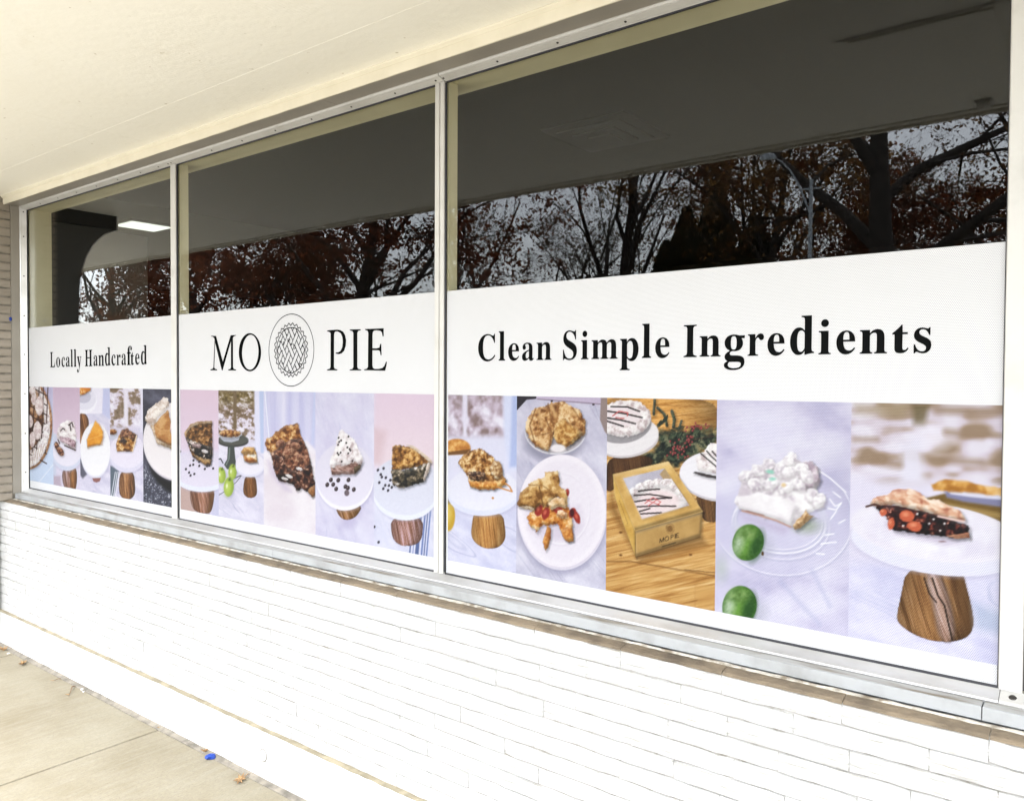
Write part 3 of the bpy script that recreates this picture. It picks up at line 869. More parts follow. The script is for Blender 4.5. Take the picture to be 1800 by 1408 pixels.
class Print:
    def __init__(self, px0, px1, view, step, bg=(225, 220, 238)):
        self.x0 = on_sheet(px0, 800)[0]; self.x1 = on_sheet(px1, 800)[0]
        nx = max(8, int((self.x1 - self.x0) / step)); nz = int((Z_ST - Z_SB) / step)
        self.X, self.Z = np.meshgrid(np.linspace(self.x0, self.x1, nx + 1), np.linspace(Z_ST, Z_SB, nz + 1))
        pu, pv = to_photo(self.X, self.Z)
        ox, oy, s = view
        self.U, self.V = (pu - ox) * s, (pv - oy) * s
        self.c = np.zeros(self.U.shape + (3,)) + np.array(bg, float)
        self.nx, self.nz, self.seed = nx, nz, 0
    # signed distances (negative inside), in tracing units
    def poly(self, pts, wob=0, ws=14):
        p = np.array(pts, float)
        U, V = self.U, self.V
        if wob:
            self.seed += 1
            U = U + (self.fbm(ws, ws, self.seed, 2) - .5) * 2 * wob
            V = V + (self.fbm(ws, ws, self.seed + 40, 2) - .5) * 2 * wob
        d = np.full(U.shape, 1e18); ins = np.zeros(U.shape, bool)
        for (ax, ay), (bx, by) in zip(p, np.roll(p, -1, 0)):
            ex_, ey_ = bx - ax, by - ay
            t = np.clip(((U - ax) * ex_ + (V - ay) * ey_) / (ex_ * ex_ + ey_ * ey_ + 1e-9), 0, 1)
            d = np.minimum(d, (U - ax - t * ex_) ** 2 + (V - ay - t * ey_) ** 2)
            cr = ((ay > V) != (by > V)) & (U < (bx - ax) * (V - ay) / (by - ay + 1e-12) + ax)
            ins ^= cr
        return np.where(ins, -1, 1) * np.sqrt(d)
    def spoly(self, pts, *a):
        p = [tuple(q) for q in pts]
        for _ in range(2):
            p = [q for (ax, ay), (bx, by) in zip(p, p[1:] + p[:1]) for q in ((ax * .75 + bx * .25, ay * .75 + by * .25), (ax * .25 + bx * .75, ay * .25 + by * .75))]
        return self.poly(p, *a)
    def ell(self, cx, cy, rx, ry, ang=0, wob=0, ws=14):
        U, V = self.U - cx, self.V - cy
        if wob:
            self.seed += 1
            U = U + (self.fbm(ws, ws, self.seed, 2) - .5) * 2 * wob
            V = V + (self.fbm(ws, ws, self.seed + 40, 2) - .5) * 2 * wob
        a = math.radians(ang)
        u, v = U * math.cos(a) + V * math.sin(a), -U * math.sin(a) + V * math.cos(a)
        return (np.sqrt((u / rx) ** 2 + (v / ry) ** 2) - 1) * min(rx, ry)
    def line(self, pts, w):
        d = np.full(self.U.shape, 1e18)
        for (ax, ay), (bx, by) in zip(pts[:-1], pts[1:]):
            ex_, ey_ = bx - ax, by - ay
            t = np.clip(((self.U - ax) * ex_ + (self.V - ay) * ey_) / (ex_ * ex_ + ey_ * ey_ + 1e-9), 0, 1)
            d = np.minimum(d, (self.U - ax - t * ex_) ** 2 + (self.V - ay - t * ey_) ** 2)
        return np.sqrt(d) - w / 2
    def fbm(self, sx, sy, seed=0, octv=4, ang=0):
        a = math.radians(ang)
        u, v = self.U * math.cos(a) + self.V * math.sin(a), -self.U * math.sin(a) + self.V * math.cos(a)
        r, amp, tot = 0, 1.0, 0
        for o in range(octv):
            b = o * .62 if abs(sx - sy) < .4 * sx else 0
            uu, vv = u / sx * 2 ** o, v / sy * 2 ** o
            r = r + amp * vnoise(uu * math.cos(b) - vv * math.sin(b), uu * math.sin(b) + vv * math.cos(b), seed + o * 3); tot += amp; amp *= .6
        return r / tot
    def fill(self, sd, col, soft=3.0, op=1.0):
        m = np.clip(.5 - sd / soft, 0, 1)[..., None] * op
        self.c = self.c * (1 - m) + np.asarray(col, float) * m
        return self
    def pal(self, t, stops):
        ts = [s[0] for s in stops]
        return np.stack([np.interp(t, ts, [s[1][k] for s in stops]) for k in range(3)], -1)
    def crumb(self, sd, stops, sc=16, soft=3, seed=None, ang=0, ratio=1.0):
        """rough baked texture: contrasty noise through a palette"""
        self.seed += 1
        t = self.fbm(sc, sc * ratio, seed if seed is not None else self.seed, 5, ang + 25)
        t = t + .35 * (self.fbm(sc * 4, sc * 4, self.seed + 60, 2) - .5)
        t = np.clip((t - .5) * 2.2 + .5, 0, 1)
        if soft > 9 or sd.max() < 0:
            return self.fill(sd, self.pal(t, stops), soft)
        # a piece of food in the picture: printed contact shadow, then the piece, darker along its lower right
        k = max(1, int(self.nz * .011))
        w_ = .42 if np.mean([c_[1] for c_ in stops]) > 205 else 1.0
        dn = np.pad(sd, ((k, 0), (k, 0)), mode='edge')[:-k, :-k]
        self.c *= (1 - .34 * w_ * np.clip(.5 - dn / 22, 0, 1))[..., None]
        self.fill(sd, self.pal(t, stops), soft)
        up_ = np.pad(sd, ((0, 2 * k), (0, k)), mode='edge')[2 * k:, k:]
        lo = np.pad(sd, ((2 * k, 0), (k, 0)), mode='edge')[:-2 * k, :-k]
        inside = np.clip(.5 - sd / soft, 0, 1)
        self.c *= (1 - .30 * w_ * inside * np.clip(.4 + up_ / 16, 0, 1))[..., None]
        self.c += ((255 - self.c) * (.16 * inside * np.clip(.4 + lo / 16, 0, 1))[..., None])
        return self
    def wood(self, sd, ang=90, sc=9, stops=None, soft=3):
        sd = sd - 6
        st = stops or [(0, (70, 40, 20)), (.4, (120, 76, 42)), (.7, (160, 110, 66)), (1, (190, 145, 105))]
        self.seed += 1
        t = .5 * self.fbm(sc * 16, sc * 1.1, self.seed, 3, ang) + .5 * self.fbm(sc * 9, sc * .32, self.seed + 5, 3, ang)
        col = self.pal(np.clip((t - .5) * 1.7 + .5, 0, 1), st)
        ins = sd < 0
        if ins.mean() < .2 and ins.any():      # a turned leg: rounder towards its sides
            lo = np.where(ins.any(1), np.where(ins, self.U, 1e9).min(1), 0)[:, None]
            hi = np.where(ins.any(1), np.where(ins, self.U, -1e9).max(1), 1)[:, None]
            q = np.clip((self.U - lo) / np.maximum(hi - lo, 1), 0, 1)
            col = col * (.62 + .48 * np.sin(math.pi * np.clip(q * .86 + .12, 0, 1)))[..., None]
        return self.fill(sd, np.clip(col, 0, 255), soft)
    def marble(self, sd, a=(232, 228, 244), b=(205, 202, 226), vein=(170, 170, 200), sc=150, ang=35, soft=4):
        self.seed += 1
        t = self.fbm(sc, sc * .45, self.seed, 4, ang)
        col = self.pal(np.clip((t - .5) * 2 + .5, 0, 1), [(0, b), (1, a)])
        t2 = self.fbm(sc * 3.0, sc * .5, self.seed + 4, 2, ang)
        v = (np.exp(-((t2 - .5) / .012) ** 2) * .5 + np.exp(-((t2 - .62) / .03) ** 2) * .25) * np.clip((self.fbm(sc * 2, sc, self.seed + 9, 2) - .35) * 5, 0, 1)
        col = col * (1 - v[..., None]) + np.array(vein, float) * v[..., None]
        return self.fill(sd, col, soft)
    def dots(self, pts, r, col, soft=3):
        for x, y in pts:
            self.fill(self.ell(x, y, r * .8, r, 20), col, soft)
            self.fill(self.ell(x - r * .2, y - r * .3, r * .25, r * .3), tuple(min(255, k + 70) for k in col), soft)
        return self
    def grad(self, sd, y0, y1, c0, c1, soft=4, horiz=False):
        t = np.clip(((self.U if horiz else self.V) - y0) / (y1 - y0), 0, 1)
        return self.fill(sd, self.pal(t, [(0, c0), (1, c1)]), soft)
    def all(self): return np.full(self.U.shape, -1e3)
    def bake(self, parent, label):
        g = self.c.mean(-1, keepdims=True)
        c = np.clip(g + (self.c - g) * .93 + (self.fbm(5, 5, 77, 2)[..., None] - .5) * 12, 0, 255) / 255
        lin = np.where(c <= .04045, c / 12.92, ((c + .055) / 1.055) ** 2.4) * .49
        nx, nz = self.nx, self.nz
        V = np.stack([self.X.ravel(), np.full(self.X.size, YP), self.Z.ravel()], 1)
        idx = np.arange((nx + 1) * (nz + 1)).reshape(nz + 1, nx + 1)
        q = np.stack([idx[1:, :-1], idx[1:, 1:], idx[:-1, 1:], idx[:-1, :-1]], -1).reshape(-1, 4)
        me = quads_np(V, q)
        at = me.color_attributes.new("print", 'FLOAT_COLOR', 'POINT')
        rgba = np.ones((lin.shape[0] * lin.shape[1], 4), np.float32)
        rgba[:, :3] = lin.reshape(-1, 3)
        at.data.foreach_set("color", rgba.ravel())
        return tag(link("photo_print", me, M["print"], parent), label)

BAKED = [(0, (95, 50, 22)), (.35, (160, 98, 45)), (.65, (205, 150, 85)), (1, (240, 208, 155))]
PECAN = [(0, (38, 20, 16)), (.4, (95, 52, 36)), (.7, (140, 84, 58)), (1, (205, 160, 125))]
CREAM = [(0, (196, 178, 178)), (.4, (236, 228, 228)), (1, (255, 253, 250))]
DARKF = [(0, (22, 14, 14)), (.5, (62, 40, 34)), (.8, (120, 88, 64)), (1, (225, 205, 185))]
BRICKY = [(0, (112, 92, 66)), (.45, (158, 136, 118)), (.62, (214, 204, 220)), (1, (238, 234, 246))]
V2, V3, V4 = (0, 600, 4.4), (300, 660, 4.693), (540, 660, 4.023)
V5, V6, V7, V8 = (780, 680, 3.707), (1040, 680, 3.52), (1240, 690, 3.2), (1480, 690, 2.607)

def plate(p, cx, cy, rx, ry, rim, top=(244, 242, 250), side=(222, 222, 238), ang=0):
    p.fill(p.ell(cx + 6, cy + rim + 8, rx, ry, ang), (176, 172, 200), 26, .55)
    p.fill(p.ell(cx, cy + rim, rx, ry, ang), side, 4)
    p.grad(p.ell(cx, cy, rx, ry, ang), cy - ry, cy + ry, tuple(np.array(top) - 8), top, 4)

# --- left pane
p = Print(51.9, 93.6, V2, .0032, (206, 222, 246))
p.grad(p.poly([(200, 340), (420, 340), (420, 720), (200, 720)]), 360, 900, (190, 182, 214), (214, 226, 246), 60)
p.fill(p.line([(300, 1090), (420, 940)], 5), (236, 240, 250), 6)
p.crumb(p.ell(215, 640, 190, 352), [(0, (150, 95, 60)), (1, (215, 165, 115))], 20)
p.crumb(p.ell(210, 636, 178, 340, 0, 8, 26), CREAM, 22)
p.crumb(p.ell(190, 590, 150, 262), [(0, (60, 36, 26)), (.5, (150, 102, 66)), (1, (214, 176, 140))], 46)
for a in range(8): p.fill(p.line([(200, 330 + a * 75), (360, 420 + a * 75)], 9), (64, 40, 34), 5)
for a in range(5): p.fill(p.line([(235 + a * 34, 350), (215 + a * 34, 860)], 7), (72, 46, 38), 5)
for x, y, rx, ry in ((262, 440, 20, 55), (304, 500, 32, 75), (290, 690, 32, 72), (250, 760, 22, 60), (232, 620, 22, 50), (250, 380, 26, 34)):
    p.crumb(p.ell(x, y, rx, ry, 0, 4), [(0, (205, 180, 178)), (1, (250, 240, 236))], 14)
for a in range(9):
    th_ = math.radians(8 + a * 10.5)
    p.crumb(p.ell(210 + 150 * math.cos(th_), 640 + 295 * math.sin(th_), 26, 40, 0, 5), CREAM, 12)
for a in range(6): p.fill(p.line([(240 + a * 20, 860 - a * 12), (232 + a * 18, 960 - a * 18)], 4), (196, 170, 150), 6)
p.bake(banner_a, "photo of a cream topped pie drizzled with chocolate")

p = Print(93.6, 141, V2, .0032, (222, 216, 236))
p.grad(p.poly([(400, 340), (630, 340), (630, 760), (400, 760)]), 360, 760, (206, 180, 202), (226, 206, 222), 40)
p.fill(p.poly([(400, 700), (440, 720), (430, 1200), (400, 1200)]), (206, 212, 232), 16)
p.wood(p.spoly([(478, 980), (592, 980), (585, 1150), (498, 1150)]), 82, 9, [(0, (84, 52, 36)), (.5, (150, 112, 96)), (1, (206, 186, 196))])
p.wood(p.spoly([(545, 980), (592, 980), (586, 1150), (548, 1150)]), 86, 8)
p.fill(p.poly([(412, 1040), (470, 1040), (480, 1200), (412, 1200)]), (192, 176, 192), 20)
plate(p, 520, 848, 112, 118, 34, (238, 234, 248), (214, 220, 240))
p.crumb(p.poly([(448, 690), (470, 640), (520, 615), (570, 620), (585, 700), (590, 770), (585, 848), (520, 820), (470, 770), (440, 740)], 9), CREAM, 18)
p.crumb(p.poly([(462, 735), (540, 745), (588, 775), (584, 830), (520, 800), (470, 772)], 6), [(0, (128, 92, 100)), (.6, (196, 166, 176)), (1, (228, 206, 212))], 16)
p.fill(p.line([(500, 805), (584, 842)], 10), (62, 40, 40), 4)
for q in ([(470, 690), (488, 672), (500, 684)], [(530, 650), (556, 628), (566, 660)], [(540, 640), (548, 690)], [(448, 760), (462, 790)]): p.fill(p.line(q, 8), (46, 30, 30), 5)
p.crumb(p.ell(440, 808, 18, 32, -15, 3), PECAN, 8); p.crumb(p.ell(466, 850, 24, 40, -30, 3), PECAN, 8)
p.bake(banner_a, "photo of a whipped cream pie slice with pecans on a stand")

p = Print(141, 193.6, V2, .0032, (236, 232, 246))
p.marble(p.poly([(600, 560), (870, 560), (870, 1250), (600, 1250)]), sc=90)
p.fill(p.poly([(798, 340), (870, 340), (870, 620), (790, 560)]), (196, 200, 234), 14)
p.wood(p.spoly([(610, 560), (662, 560), (690, 640), (640, 760), (610, 800)]), 80, 9)
p.fill(p.ell(650, 460, 98, 100), (246, 244, 252), 5); p.fill(p.ell(650, 446, 92, 86), (228, 226, 240), 5)
p.fill(p.ell(648, 430, 56, 48), (198, 196, 214), 5)
p.crumb(p.poly([(610, 340), (706, 340), (702, 380), (650, 412), (610, 420)], 3), [(0, (196, 110, 34)), (.7, (228, 140, 40)), (1, (245, 214, 170))], 20)
p.fill(p.poly([(615, 900), (640, 930), (690, 1010), (640, 1060), (615, 1030)]), (60, 62, 78), 16, .8)
plate(p, 738, 836, 116, 206, 16, (250, 249, 253), (228, 228, 242))
p.crumb(p.poly([(738, 606), (772, 640), (802, 690), (806, 730), (794, 800), (740, 812), (678, 830), (668, 760), (700, 690)], 4), [(0, (226, 190, 160)), (1, (250, 236, 224))], 12)
p.crumb(p.poly([(738, 616), (766, 644), (794, 694), (796, 740), (780, 796), (730, 804), (676, 818), (672, 762), (704, 690)], 3), [(0, (222, 138, 28)), (.5, (238, 160, 42)), (1, (246, 178, 66))], 40)
p.fill(p.line([(672, 762), (740, 742), (796, 718)], 4), (248, 196, 96), 5)
p.fill(p.poly([(714, 1058), (780, 1056), (772, 1082), (745, 1092), (722, 1082)]), (150, 96, 92), 6)
p.bake(banner_a, "photo of a pumpkin pie slice on a white plate")

p = Print(193.6, 251.6, V2, .0032, (214, 208, 230))
p.crumb(p.poly([(840, 340), (1120, 340), (1120, 660), (840, 660)]), BRICKY, 60, 40, ratio=.8)
p.fill(p.poly([(958, 340), (990, 340), (992, 660), (958, 660)]), (232, 226, 240), 14)
p.fill(p.poly([(1086, 340), (1120, 340), (1120, 700), (1086, 700)]), (228, 226, 244), 12)
p.marble(p.poly([(840, 1000), (1120, 1000), (1120, 1300), (840, 1300)]), sc=90)
p.fill(p.poly([(850, 960), (925, 990), (880, 1200), (850, 1190)]), (92, 106, 120), 14)
for k in range(3): p.fill(p.line([(892 + k * 14, 1010), (862 + k * 16, 1200)], 6), (230, 232, 242), 5)
p.fill(p.ell(868, 730, 44, 34), (196, 200, 216), 6); p.crumb(p.ell(872, 700, 32, 22), BAKED, 14)
p.wood(p.spoly([(932, 1000), (1028, 1000), (1042, 1130), (1036, 1190), (1000, 1220), (950, 1212), (922, 1160)]), 84, 8)
plate(p, 985, 850, 138, 130, 36, (238, 232, 248), (224, 222, 242))
p.crumb(p.poly([(940, 690), (1000, 700), (1056, 726), (1048, 790), (1024, 850), (905, 852), (898, 800), (916, 740)], 6), [(0, (92, 52, 20)), (.4, (160, 100, 38)), (.75, (204, 146, 66)), (1, (240, 208, 160))], 18)
p.crumb(p.poly([(938, 684), (985, 674), (1060, 722), (1036, 770), (990, 742), (930, 748)], 7), [(0, (60, 34, 22)), (.5, (118, 72, 48)), (1, (182, 132, 96))], 13)
p.crumb(p.ell(955, 770, 26, 18, 0, 5), DARKF, 10)
p.fill(p.line([(1056, 730), (1026, 850)], 9), (240, 214, 178), 6)
p.bake(banner_a, "photo of a nut pie slice on a marble cake stand")

p = Print(251.6, 305.5, V2, .0030, (66, 66, 82))
p.crumb(p.all(), [(0, (40, 40, 52)), (.6, (72, 72, 88)), (1, (98, 98, 116))], 120)
p.crumb(p.poly([(1100, 950), (1360, 1180), (1360, 1320), (1100, 1320)]), [(0, (52, 54, 66)), (.62, (78, 80, 98)), (.8, (100, 102, 120)), (1, (188, 190, 200))], 9, 60)
p.fill(p.ell(1372, 846, 240, 340, -8), (14, 14, 18), 24)
plate(p, 1362, 770, 254, 296, 14, (244, 238, 240), (214, 208, 216), -6)
p.crumb(p.poly([(1118, 610), (1160, 640), (1190, 720), (1215, 795), (1300, 820), (1360, 850), (1360, 780), (1230, 640), (1160, 590)], 5), [(0, (196, 160, 120)), (1, (246, 226, 200))], 16)
p.crumb(p.poly([(1190, 650), (1240, 585), (1300, 530), (1316, 600), (1330, 680), (1360, 700), (1360, 812), (1300, 800), (1210, 750)], 4), [(0, (166, 104, 46)), (.5, (192, 130, 66)), (1, (216, 166, 104))], 50)
p.fill(p.line([(1196, 660), (1240, 690), (1310, 690)], 6), (224, 178, 118), 6)
p.crumb(p.poly([(1122, 584), (1140, 540), (1180, 500), (1230, 462), (1268, 430), (1302, 446), (1306, 505), (1260, 548), (1215, 592), (1188, 650), (1140, 640)], 9), [(0, (190, 168, 152)), (.45, (228, 212, 200)), (1, (250, 242, 234))], 16)
p.crumb(p.poly([(1312, 640), (1340, 610), (1360, 610), (1360, 830), (1330, 760)], 8), [(0, (190, 162, 166)), (1, (236, 220, 220))], 16)
p.bake(banner_a, "photo of a cream edged custard pie on dark slate")

# --- middle pane
p = Print(317, 384.2, V3, .0028, (222, 216, 238))
p.grad(p.poly([(60, 100), (410, 100), (410, 620), (60, 620)]), 120, 620, (226, 200, 218), (226, 208, 226), 50)
p.fill(p.poly([(60, 840), (210, 900), (220, 1200), (60, 1200)]), (196, 168, 160), 60)
p.fill(p.poly([(350, 900), (420, 900), (420, 1200), (330, 1200)]), (206, 206, 232), 30)
p.wood(p.spoly([(162, 920), (362, 920), (344, 1080), (318, 1140), (200, 1120), (168, 1040)]), 78, 14, [(0, (84, 50, 32)), (.4, (132, 88, 64)), (.65, (170, 122, 100)), (1, (214, 190, 200))])
p.fill(p.poly([(330, 950), (362, 930), (344, 1080), (318, 1140), (300, 1138)]), (112, 76, 40), 16, .7)
plate(p, 262, 770, 246, 150, 40, (230, 224, 242), (232, 236, 250))
p.crumb(p.poly([(116, 470), (160, 408), (230, 384), (342, 384), (345, 640), (330, 730), (296, 742), (180, 670), (140, 560)], 6), [(0, (50, 32, 18)), (.45, (112, 72, 32)), (.75, (156, 106, 52)), (1, (206, 160, 110))], 20)
p.crumb(p.poly([(128, 500), (180, 540), (340, 590), (344, 640), (330, 726), (290, 720), (200, 650), (150, 580)], 6), [(0, (14, 14, 16)), (.5, (48, 42, 38)), (.72, (104, 84, 64)), (1, (232, 220, 214))], 20)
p.crumb(p.poly([(142, 540), (200, 560), (258, 575), (236, 602), (180, 585)], 6), [(0, (160, 120, 120)), (1, (244, 228, 224))], 12)
p.crumb(p.ell(282, 625, 28, 14, 15, 4), CREAM, 10)
p.crumb(p.poly([(190, 650), (280, 690), (340, 690), (325, 735), (290, 742), (210, 690)], 5), [(0, (92, 62, 30)), (1, (196, 150, 92))], 14)
p.crumb(p.poly([(110, 478), (160, 405), (225, 378), (340, 372), (340, 392), (236, 398), (170, 424), (134, 470), (128, 520)], 4), [(0, (186, 130, 70)), (1, (240, 206, 164))], 12)
p.dots([(160, 742), (186, 735), (188, 700), (235, 712), (236, 745), (126, 772), (152, 800), (164, 824), (195, 812), (282, 770), (350, 766), (300, 746), (318, 742), (78, 628)], 11, (42, 34, 44))
p.bake(banner_b, "photo of a chocolate chip pie slice against a pink wall")

p = Print(384.2, 463.6, V3, .0028, (220, 216, 238))
p.marble(p.poly([(380, 540), (790, 540), (790, 1300), (380, 1300)]), (234, 230, 246), (208, 206, 228), (160, 162, 190), 150, 38)
p.crumb(p.poly([(380, 110), (700, 110), (700, 530), (380, 560)]), BRICKY, 34, 20, ratio=.7)
p.crumb(p.poly([(380, 110), (700, 110), (700, 240), (380, 240)]), [(0, (86, 70, 34)), (.55, (132, 112, 66)), (1, (222, 214, 216))], 32, 90, ratio=.7)
p.fill(p.poly([(516, 110), (544, 110), (544, 440), (516, 440)]), (120, 100, 72), 12)
p.fill(p.poly([(690, 110), (790, 110), (790, 600), (700, 640), (694, 520)]), (226, 226, 248), 16)
p.fill(p.poly([(730, 120), (768, 120), (775, 640), (742, 640)]), (190, 204, 238), 12)
p.fill(p.ell(515, 545, 126, 46), (58, 58, 56), 5); p.fill(p.ell(515, 530, 126, 44), (84, 86, 80), 5)
p.fill(p.poly([(472, 580), (524, 580), (534, 690), (548, 745), (510, 775), (465, 772), (440, 735), (466, 690)]), (66, 74, 70), 6)
p.fill(p.line([(486, 600), (480, 690), (458, 735)], 10), (126, 138, 132), 10)
p.fill(p.poly([(400, 490), (580, 485), (560, 535), (500, 552), (440, 545), (412, 520)]), (176, 180, 194), 5)
p.fill(p.line([(404, 500), (440, 514), (540, 510), (580, 494)], 8), (226, 228, 236), 5)
p.crumb(p.ell(490, 478, 88, 32, 0, 6), BAKED, 14)
p.fill(p.line([(398, 690), (412, 686), (432, 722)], 9), (36, 36, 44), 5)
p.fill(p.line([(398, 985), (440, 960), (540, 880), (590, 818)], 5), (66, 66, 74), 4); p.fill(p.line([(520, 850), (575, 826)], 8), (40, 42, 48), 4)
for cx, cy, rx, ry, an in ((418, 822, 36, 66, -4), (511, 796, 34, 64, 3), (480, 918, 41, 80, 4)):
    p.fill(p.ell(cx + 8, cy + 12, rx, ry, an), (140, 140, 160), 22, .5)
    p.fill(p.ell(cx, cy, rx, ry, an), (150, 178, 62), 5)
    p.fill(p.ell(cx - rx * .25, cy + ry * .05, rx * .62, ry * .75, an), (188, 210, 94), 30)
    p.fill(p.ell(cx - rx * .4, cy - ry * .1, rx * .18, ry * .22, an), (238, 244, 206), 10)
    p.fill(p.ell(cx + rx * .15, cy - ry * .72, rx * .32, ry * .14, an), (104, 130, 44), 10)
    p.fill(p.line([(cx + rx * .15, cy - ry * .72), (cx + rx * .25, cy - ry * .95)], 5), (72, 62, 30), 4)
p.wood(p.spoly([(622, 828), (694, 828), (708, 930), (706, 985), (672, 1006), (630, 1000), (603, 970), (606, 900)]), 82, 9, [(0, (72, 40, 18)), (.5, (126, 80, 40)), (1, (172, 122, 76))])
plate(p, 654, 728, 118, 88, 22, (240, 236, 248), (226, 226, 244))
p.crumb(p.poly([(578, 634), (606, 592), (690, 592), (706, 640), (716, 716), (650, 722), (606, 700), (598, 650)], 4), [(0, (150, 96, 40)), (.4, (206, 150, 78)), (1, (246, 222, 180))], 16)
p.crumb(p.poly([(600, 655), (700, 650), (714, 712), (650, 722), (606, 702)], 4), [(0, (176, 96, 40)), (.4, (226, 168, 96)), (.7, (246, 226, 190)), (1, (255, 246, 232))], 24)
p.crumb(p.poly([(580, 630), (608, 590), (690, 592), (684, 650), (640, 640), (596, 650)], 3), [(0, (176, 116, 48)), (1, (236, 186, 112))], 14)
p.bake(banner_b, "photo of green apples beside two cake stands")

p = Print(463.6, 554.5, V3, .0028, (232, 226, 240))
t_ = p.fbm(46, 900, 5, 3)
p.fill(p.poly([(750, 100), (1220, 100), (1220, 640), (750, 660)]), p.pal(np.clip((t_ - .5) * 1.6 + .5, 0, 1), [(0, (196, 196, 232)), (1, (226, 224, 244))]), 30)
p.fill(p.line([(776, 130), (812, 520)], 8), (236, 240, 252), 6); p.fill(p.line([(1190, 130), (1170, 560)], 20), (198, 206, 240), 16)
p.fill(p.poly([(750, 640), (880, 560), (1120, 540), (1220, 640), (1220, 1400), (750, 1400)]), (240, 234, 242), 24)
p.crumb(p.poly([(750, 700), (1220, 640), (1220, 1400), (750, 1400)]), [(0, (230, 220, 228)), (1, (246, 242, 246))], 260, 60)
p.fill(p.poly([(800, 700), (860, 760), (1000, 960), (940, 950), (820, 820)]), (206, 194, 216), 40, .7)
p.crumb(p.poly([(778, 570), (790, 525), (830, 505), (866, 462), (900, 448), (944, 412), (1000, 408), (1048, 392), (1062, 450), (1080, 510), (1104, 560), (1122, 600), (1000, 640), (900, 660), (838, 650), (800, 620)], 9), BAKED, 26)
p.crumb(p.poly([(826, 640), (900, 590), (1000, 520), (1080, 520), (1124, 600), (1150, 690), (1165, 760), (1100, 860), (900, 840), (860, 760)], 8), PECAN, 24)
p.crumb(p.poly([(826, 640), (870, 650), (930, 690), (960, 760), (1060, 800), (1150, 700), (1170, 800), (1190, 880), (1188, 985), (1168, 1002), (1130, 960), (1080, 930), (1050, 955), (1010, 900), (960, 880), (890, 868), (850, 760)], 10), [(0, (22, 14, 14)), (.45, (66, 36, 28)), (.75, (118, 70, 50)), (1, (206, 166, 140))], 26)
for cx, cy, rx, ry, an in ((966, 640, 46, 34, -30), (1072, 676, 40, 26, 30), (1030, 580, 44, 28, 20), (1120, 700, 24, 44, -10), (905, 560, 40, 30, -30)):
    p.crumb(p.ell(cx, cy, rx, ry, an, 4), [(0, (112, 62, 44)), (.5, (158, 98, 68)), (1, (200, 146, 108))], 12)
    p.fill(p.line([(cx - rx * .6, cy), (cx + rx * .6, cy)], 3), (80, 42, 32), 4)
for cx, cy in ((975, 830), (1060, 770), (940, 850)): p.crumb(p.ell(cx, cy, 30, 12, 20, 5), CREAM, 8)
p.crumb(p.poly([(1140, 930), (1190, 900), (1190, 985), (1170, 1002), (1130, 960)], 4), [(0, (120, 70, 36)), (1, (190, 130, 72))], 10)
p.bake(banner_b, "photo of a large dark pecan pie slice")

p = Print(554.5, 657.3, V4, .0028, (222, 218, 240))
p.marble(p.all(), (228, 226, 244), (212, 208, 234), (196, 196, 226), 170, 70)
p.fill(p.poly([(280, 900), (420, 880), (330, 1080), (230, 1080)]), (196, 190, 222), 50, .8)
p.wood(p.spoly([(205, 930), (390, 910), (352, 985), (310, 1012), (262, 1016), (225, 985)]), 70, 12, [(0, (96, 58, 24)), (.5, (150, 104, 56)), (1, (206, 168, 160))])
plate(p, 266, 700, 204, 226, 28, (232, 228, 244), (246, 244, 252))
p.crumb(p.poly([(165, 640), (250, 620), (330, 600), (392, 610), (372, 660), (330, 700), (250, 698), (172, 704)], 5), [(0, (120, 82, 70)), (.5, (172, 134, 122)), (1, (206, 176, 168))], 24, ratio=.5)
p.crumb(p.poly([(330, 650), (382, 622), (370, 662), (334, 700)], 3), [(0, (58, 40, 22)), (1, (132, 104, 62))], 8)
p.crumb(p.poly([(238, 384), (268, 400), (300, 424), (340, 470), (372, 540), (396, 600), (380, 632), (336, 606), (300, 628), (250, 640), (212, 626), (180, 660), (158, 640), (170, 580), (206, 490), (214, 430)], 9, 10), CREAM, 22)
p.dots([(222, 440), (240, 460), (226, 470), (292, 432), (276, 476), (214, 548), (236, 545), (222, 560), (290, 550), (300, 520), (284, 508), (244, 608), (218, 490), (320, 604), (306, 530)], 8, (40, 32, 34))
p.dots([(168, 738), (220, 740), (292, 738), (142, 772), (184, 770), (205, 802), (270, 785), (288, 795), (330, 806)], 17, (60, 46, 50)); p.fill(p.ell(280, 830, 18, 22), (112, 96, 104), 6)
p.bake(banner_b, "photo of a chocolate silk pie slice on a marble stand")

p = Print(657.3, 767.3, V4, .0028, (224, 220, 240))
p.grad(p.poly([(460, 100), (950, 100), (950, 640), (460, 640)]), 140, 620, (230, 208, 226), (234, 216, 224), 60)
p.fill(p.poly([(460, 360), (560, 400), (520, 620), (460, 620)]), (214, 184, 190), 60, .6)
p.marble(p.poly([(460, 900), (950, 900), (950, 1400), (460, 1400)]), (232, 232, 248), (216, 218, 240), (200, 204, 232), 150, 60, 60)
for k, (a, w) in enumerate(((722, 10), (744, 5), (772, 26), (806, 12), (824, 8), (842, 10))): p.fill(p.line([(a + 30, 950), (a, 1290)], w), (110, 132, 190) if k % 2 else (92, 110, 160), 5)
p.wood(p.spoly([(596, 1000), (812, 1000), (812, 1120), (790, 1180), (720, 1202), (640, 1190), (600, 1130)]), 80, 14, [(0, (84, 54, 40)), (.45, (140, 96, 76)), (.7, (180, 140, 136)), (1, (206, 186, 204))])
plate(p, 696, 780, 236, 208, 36, (226, 228, 244), (236, 240, 252))
p.crumb(p.poly([(600, 500), (640, 490), (740, 512), (800, 545), (870, 610), (852, 650), (740, 650), (660, 670), (596, 690)], 7), [(0, (84, 50, 22)), (.4, (150, 98, 44)), (.7, (196, 140, 66)), (1, (236, 192, 122))], 20)
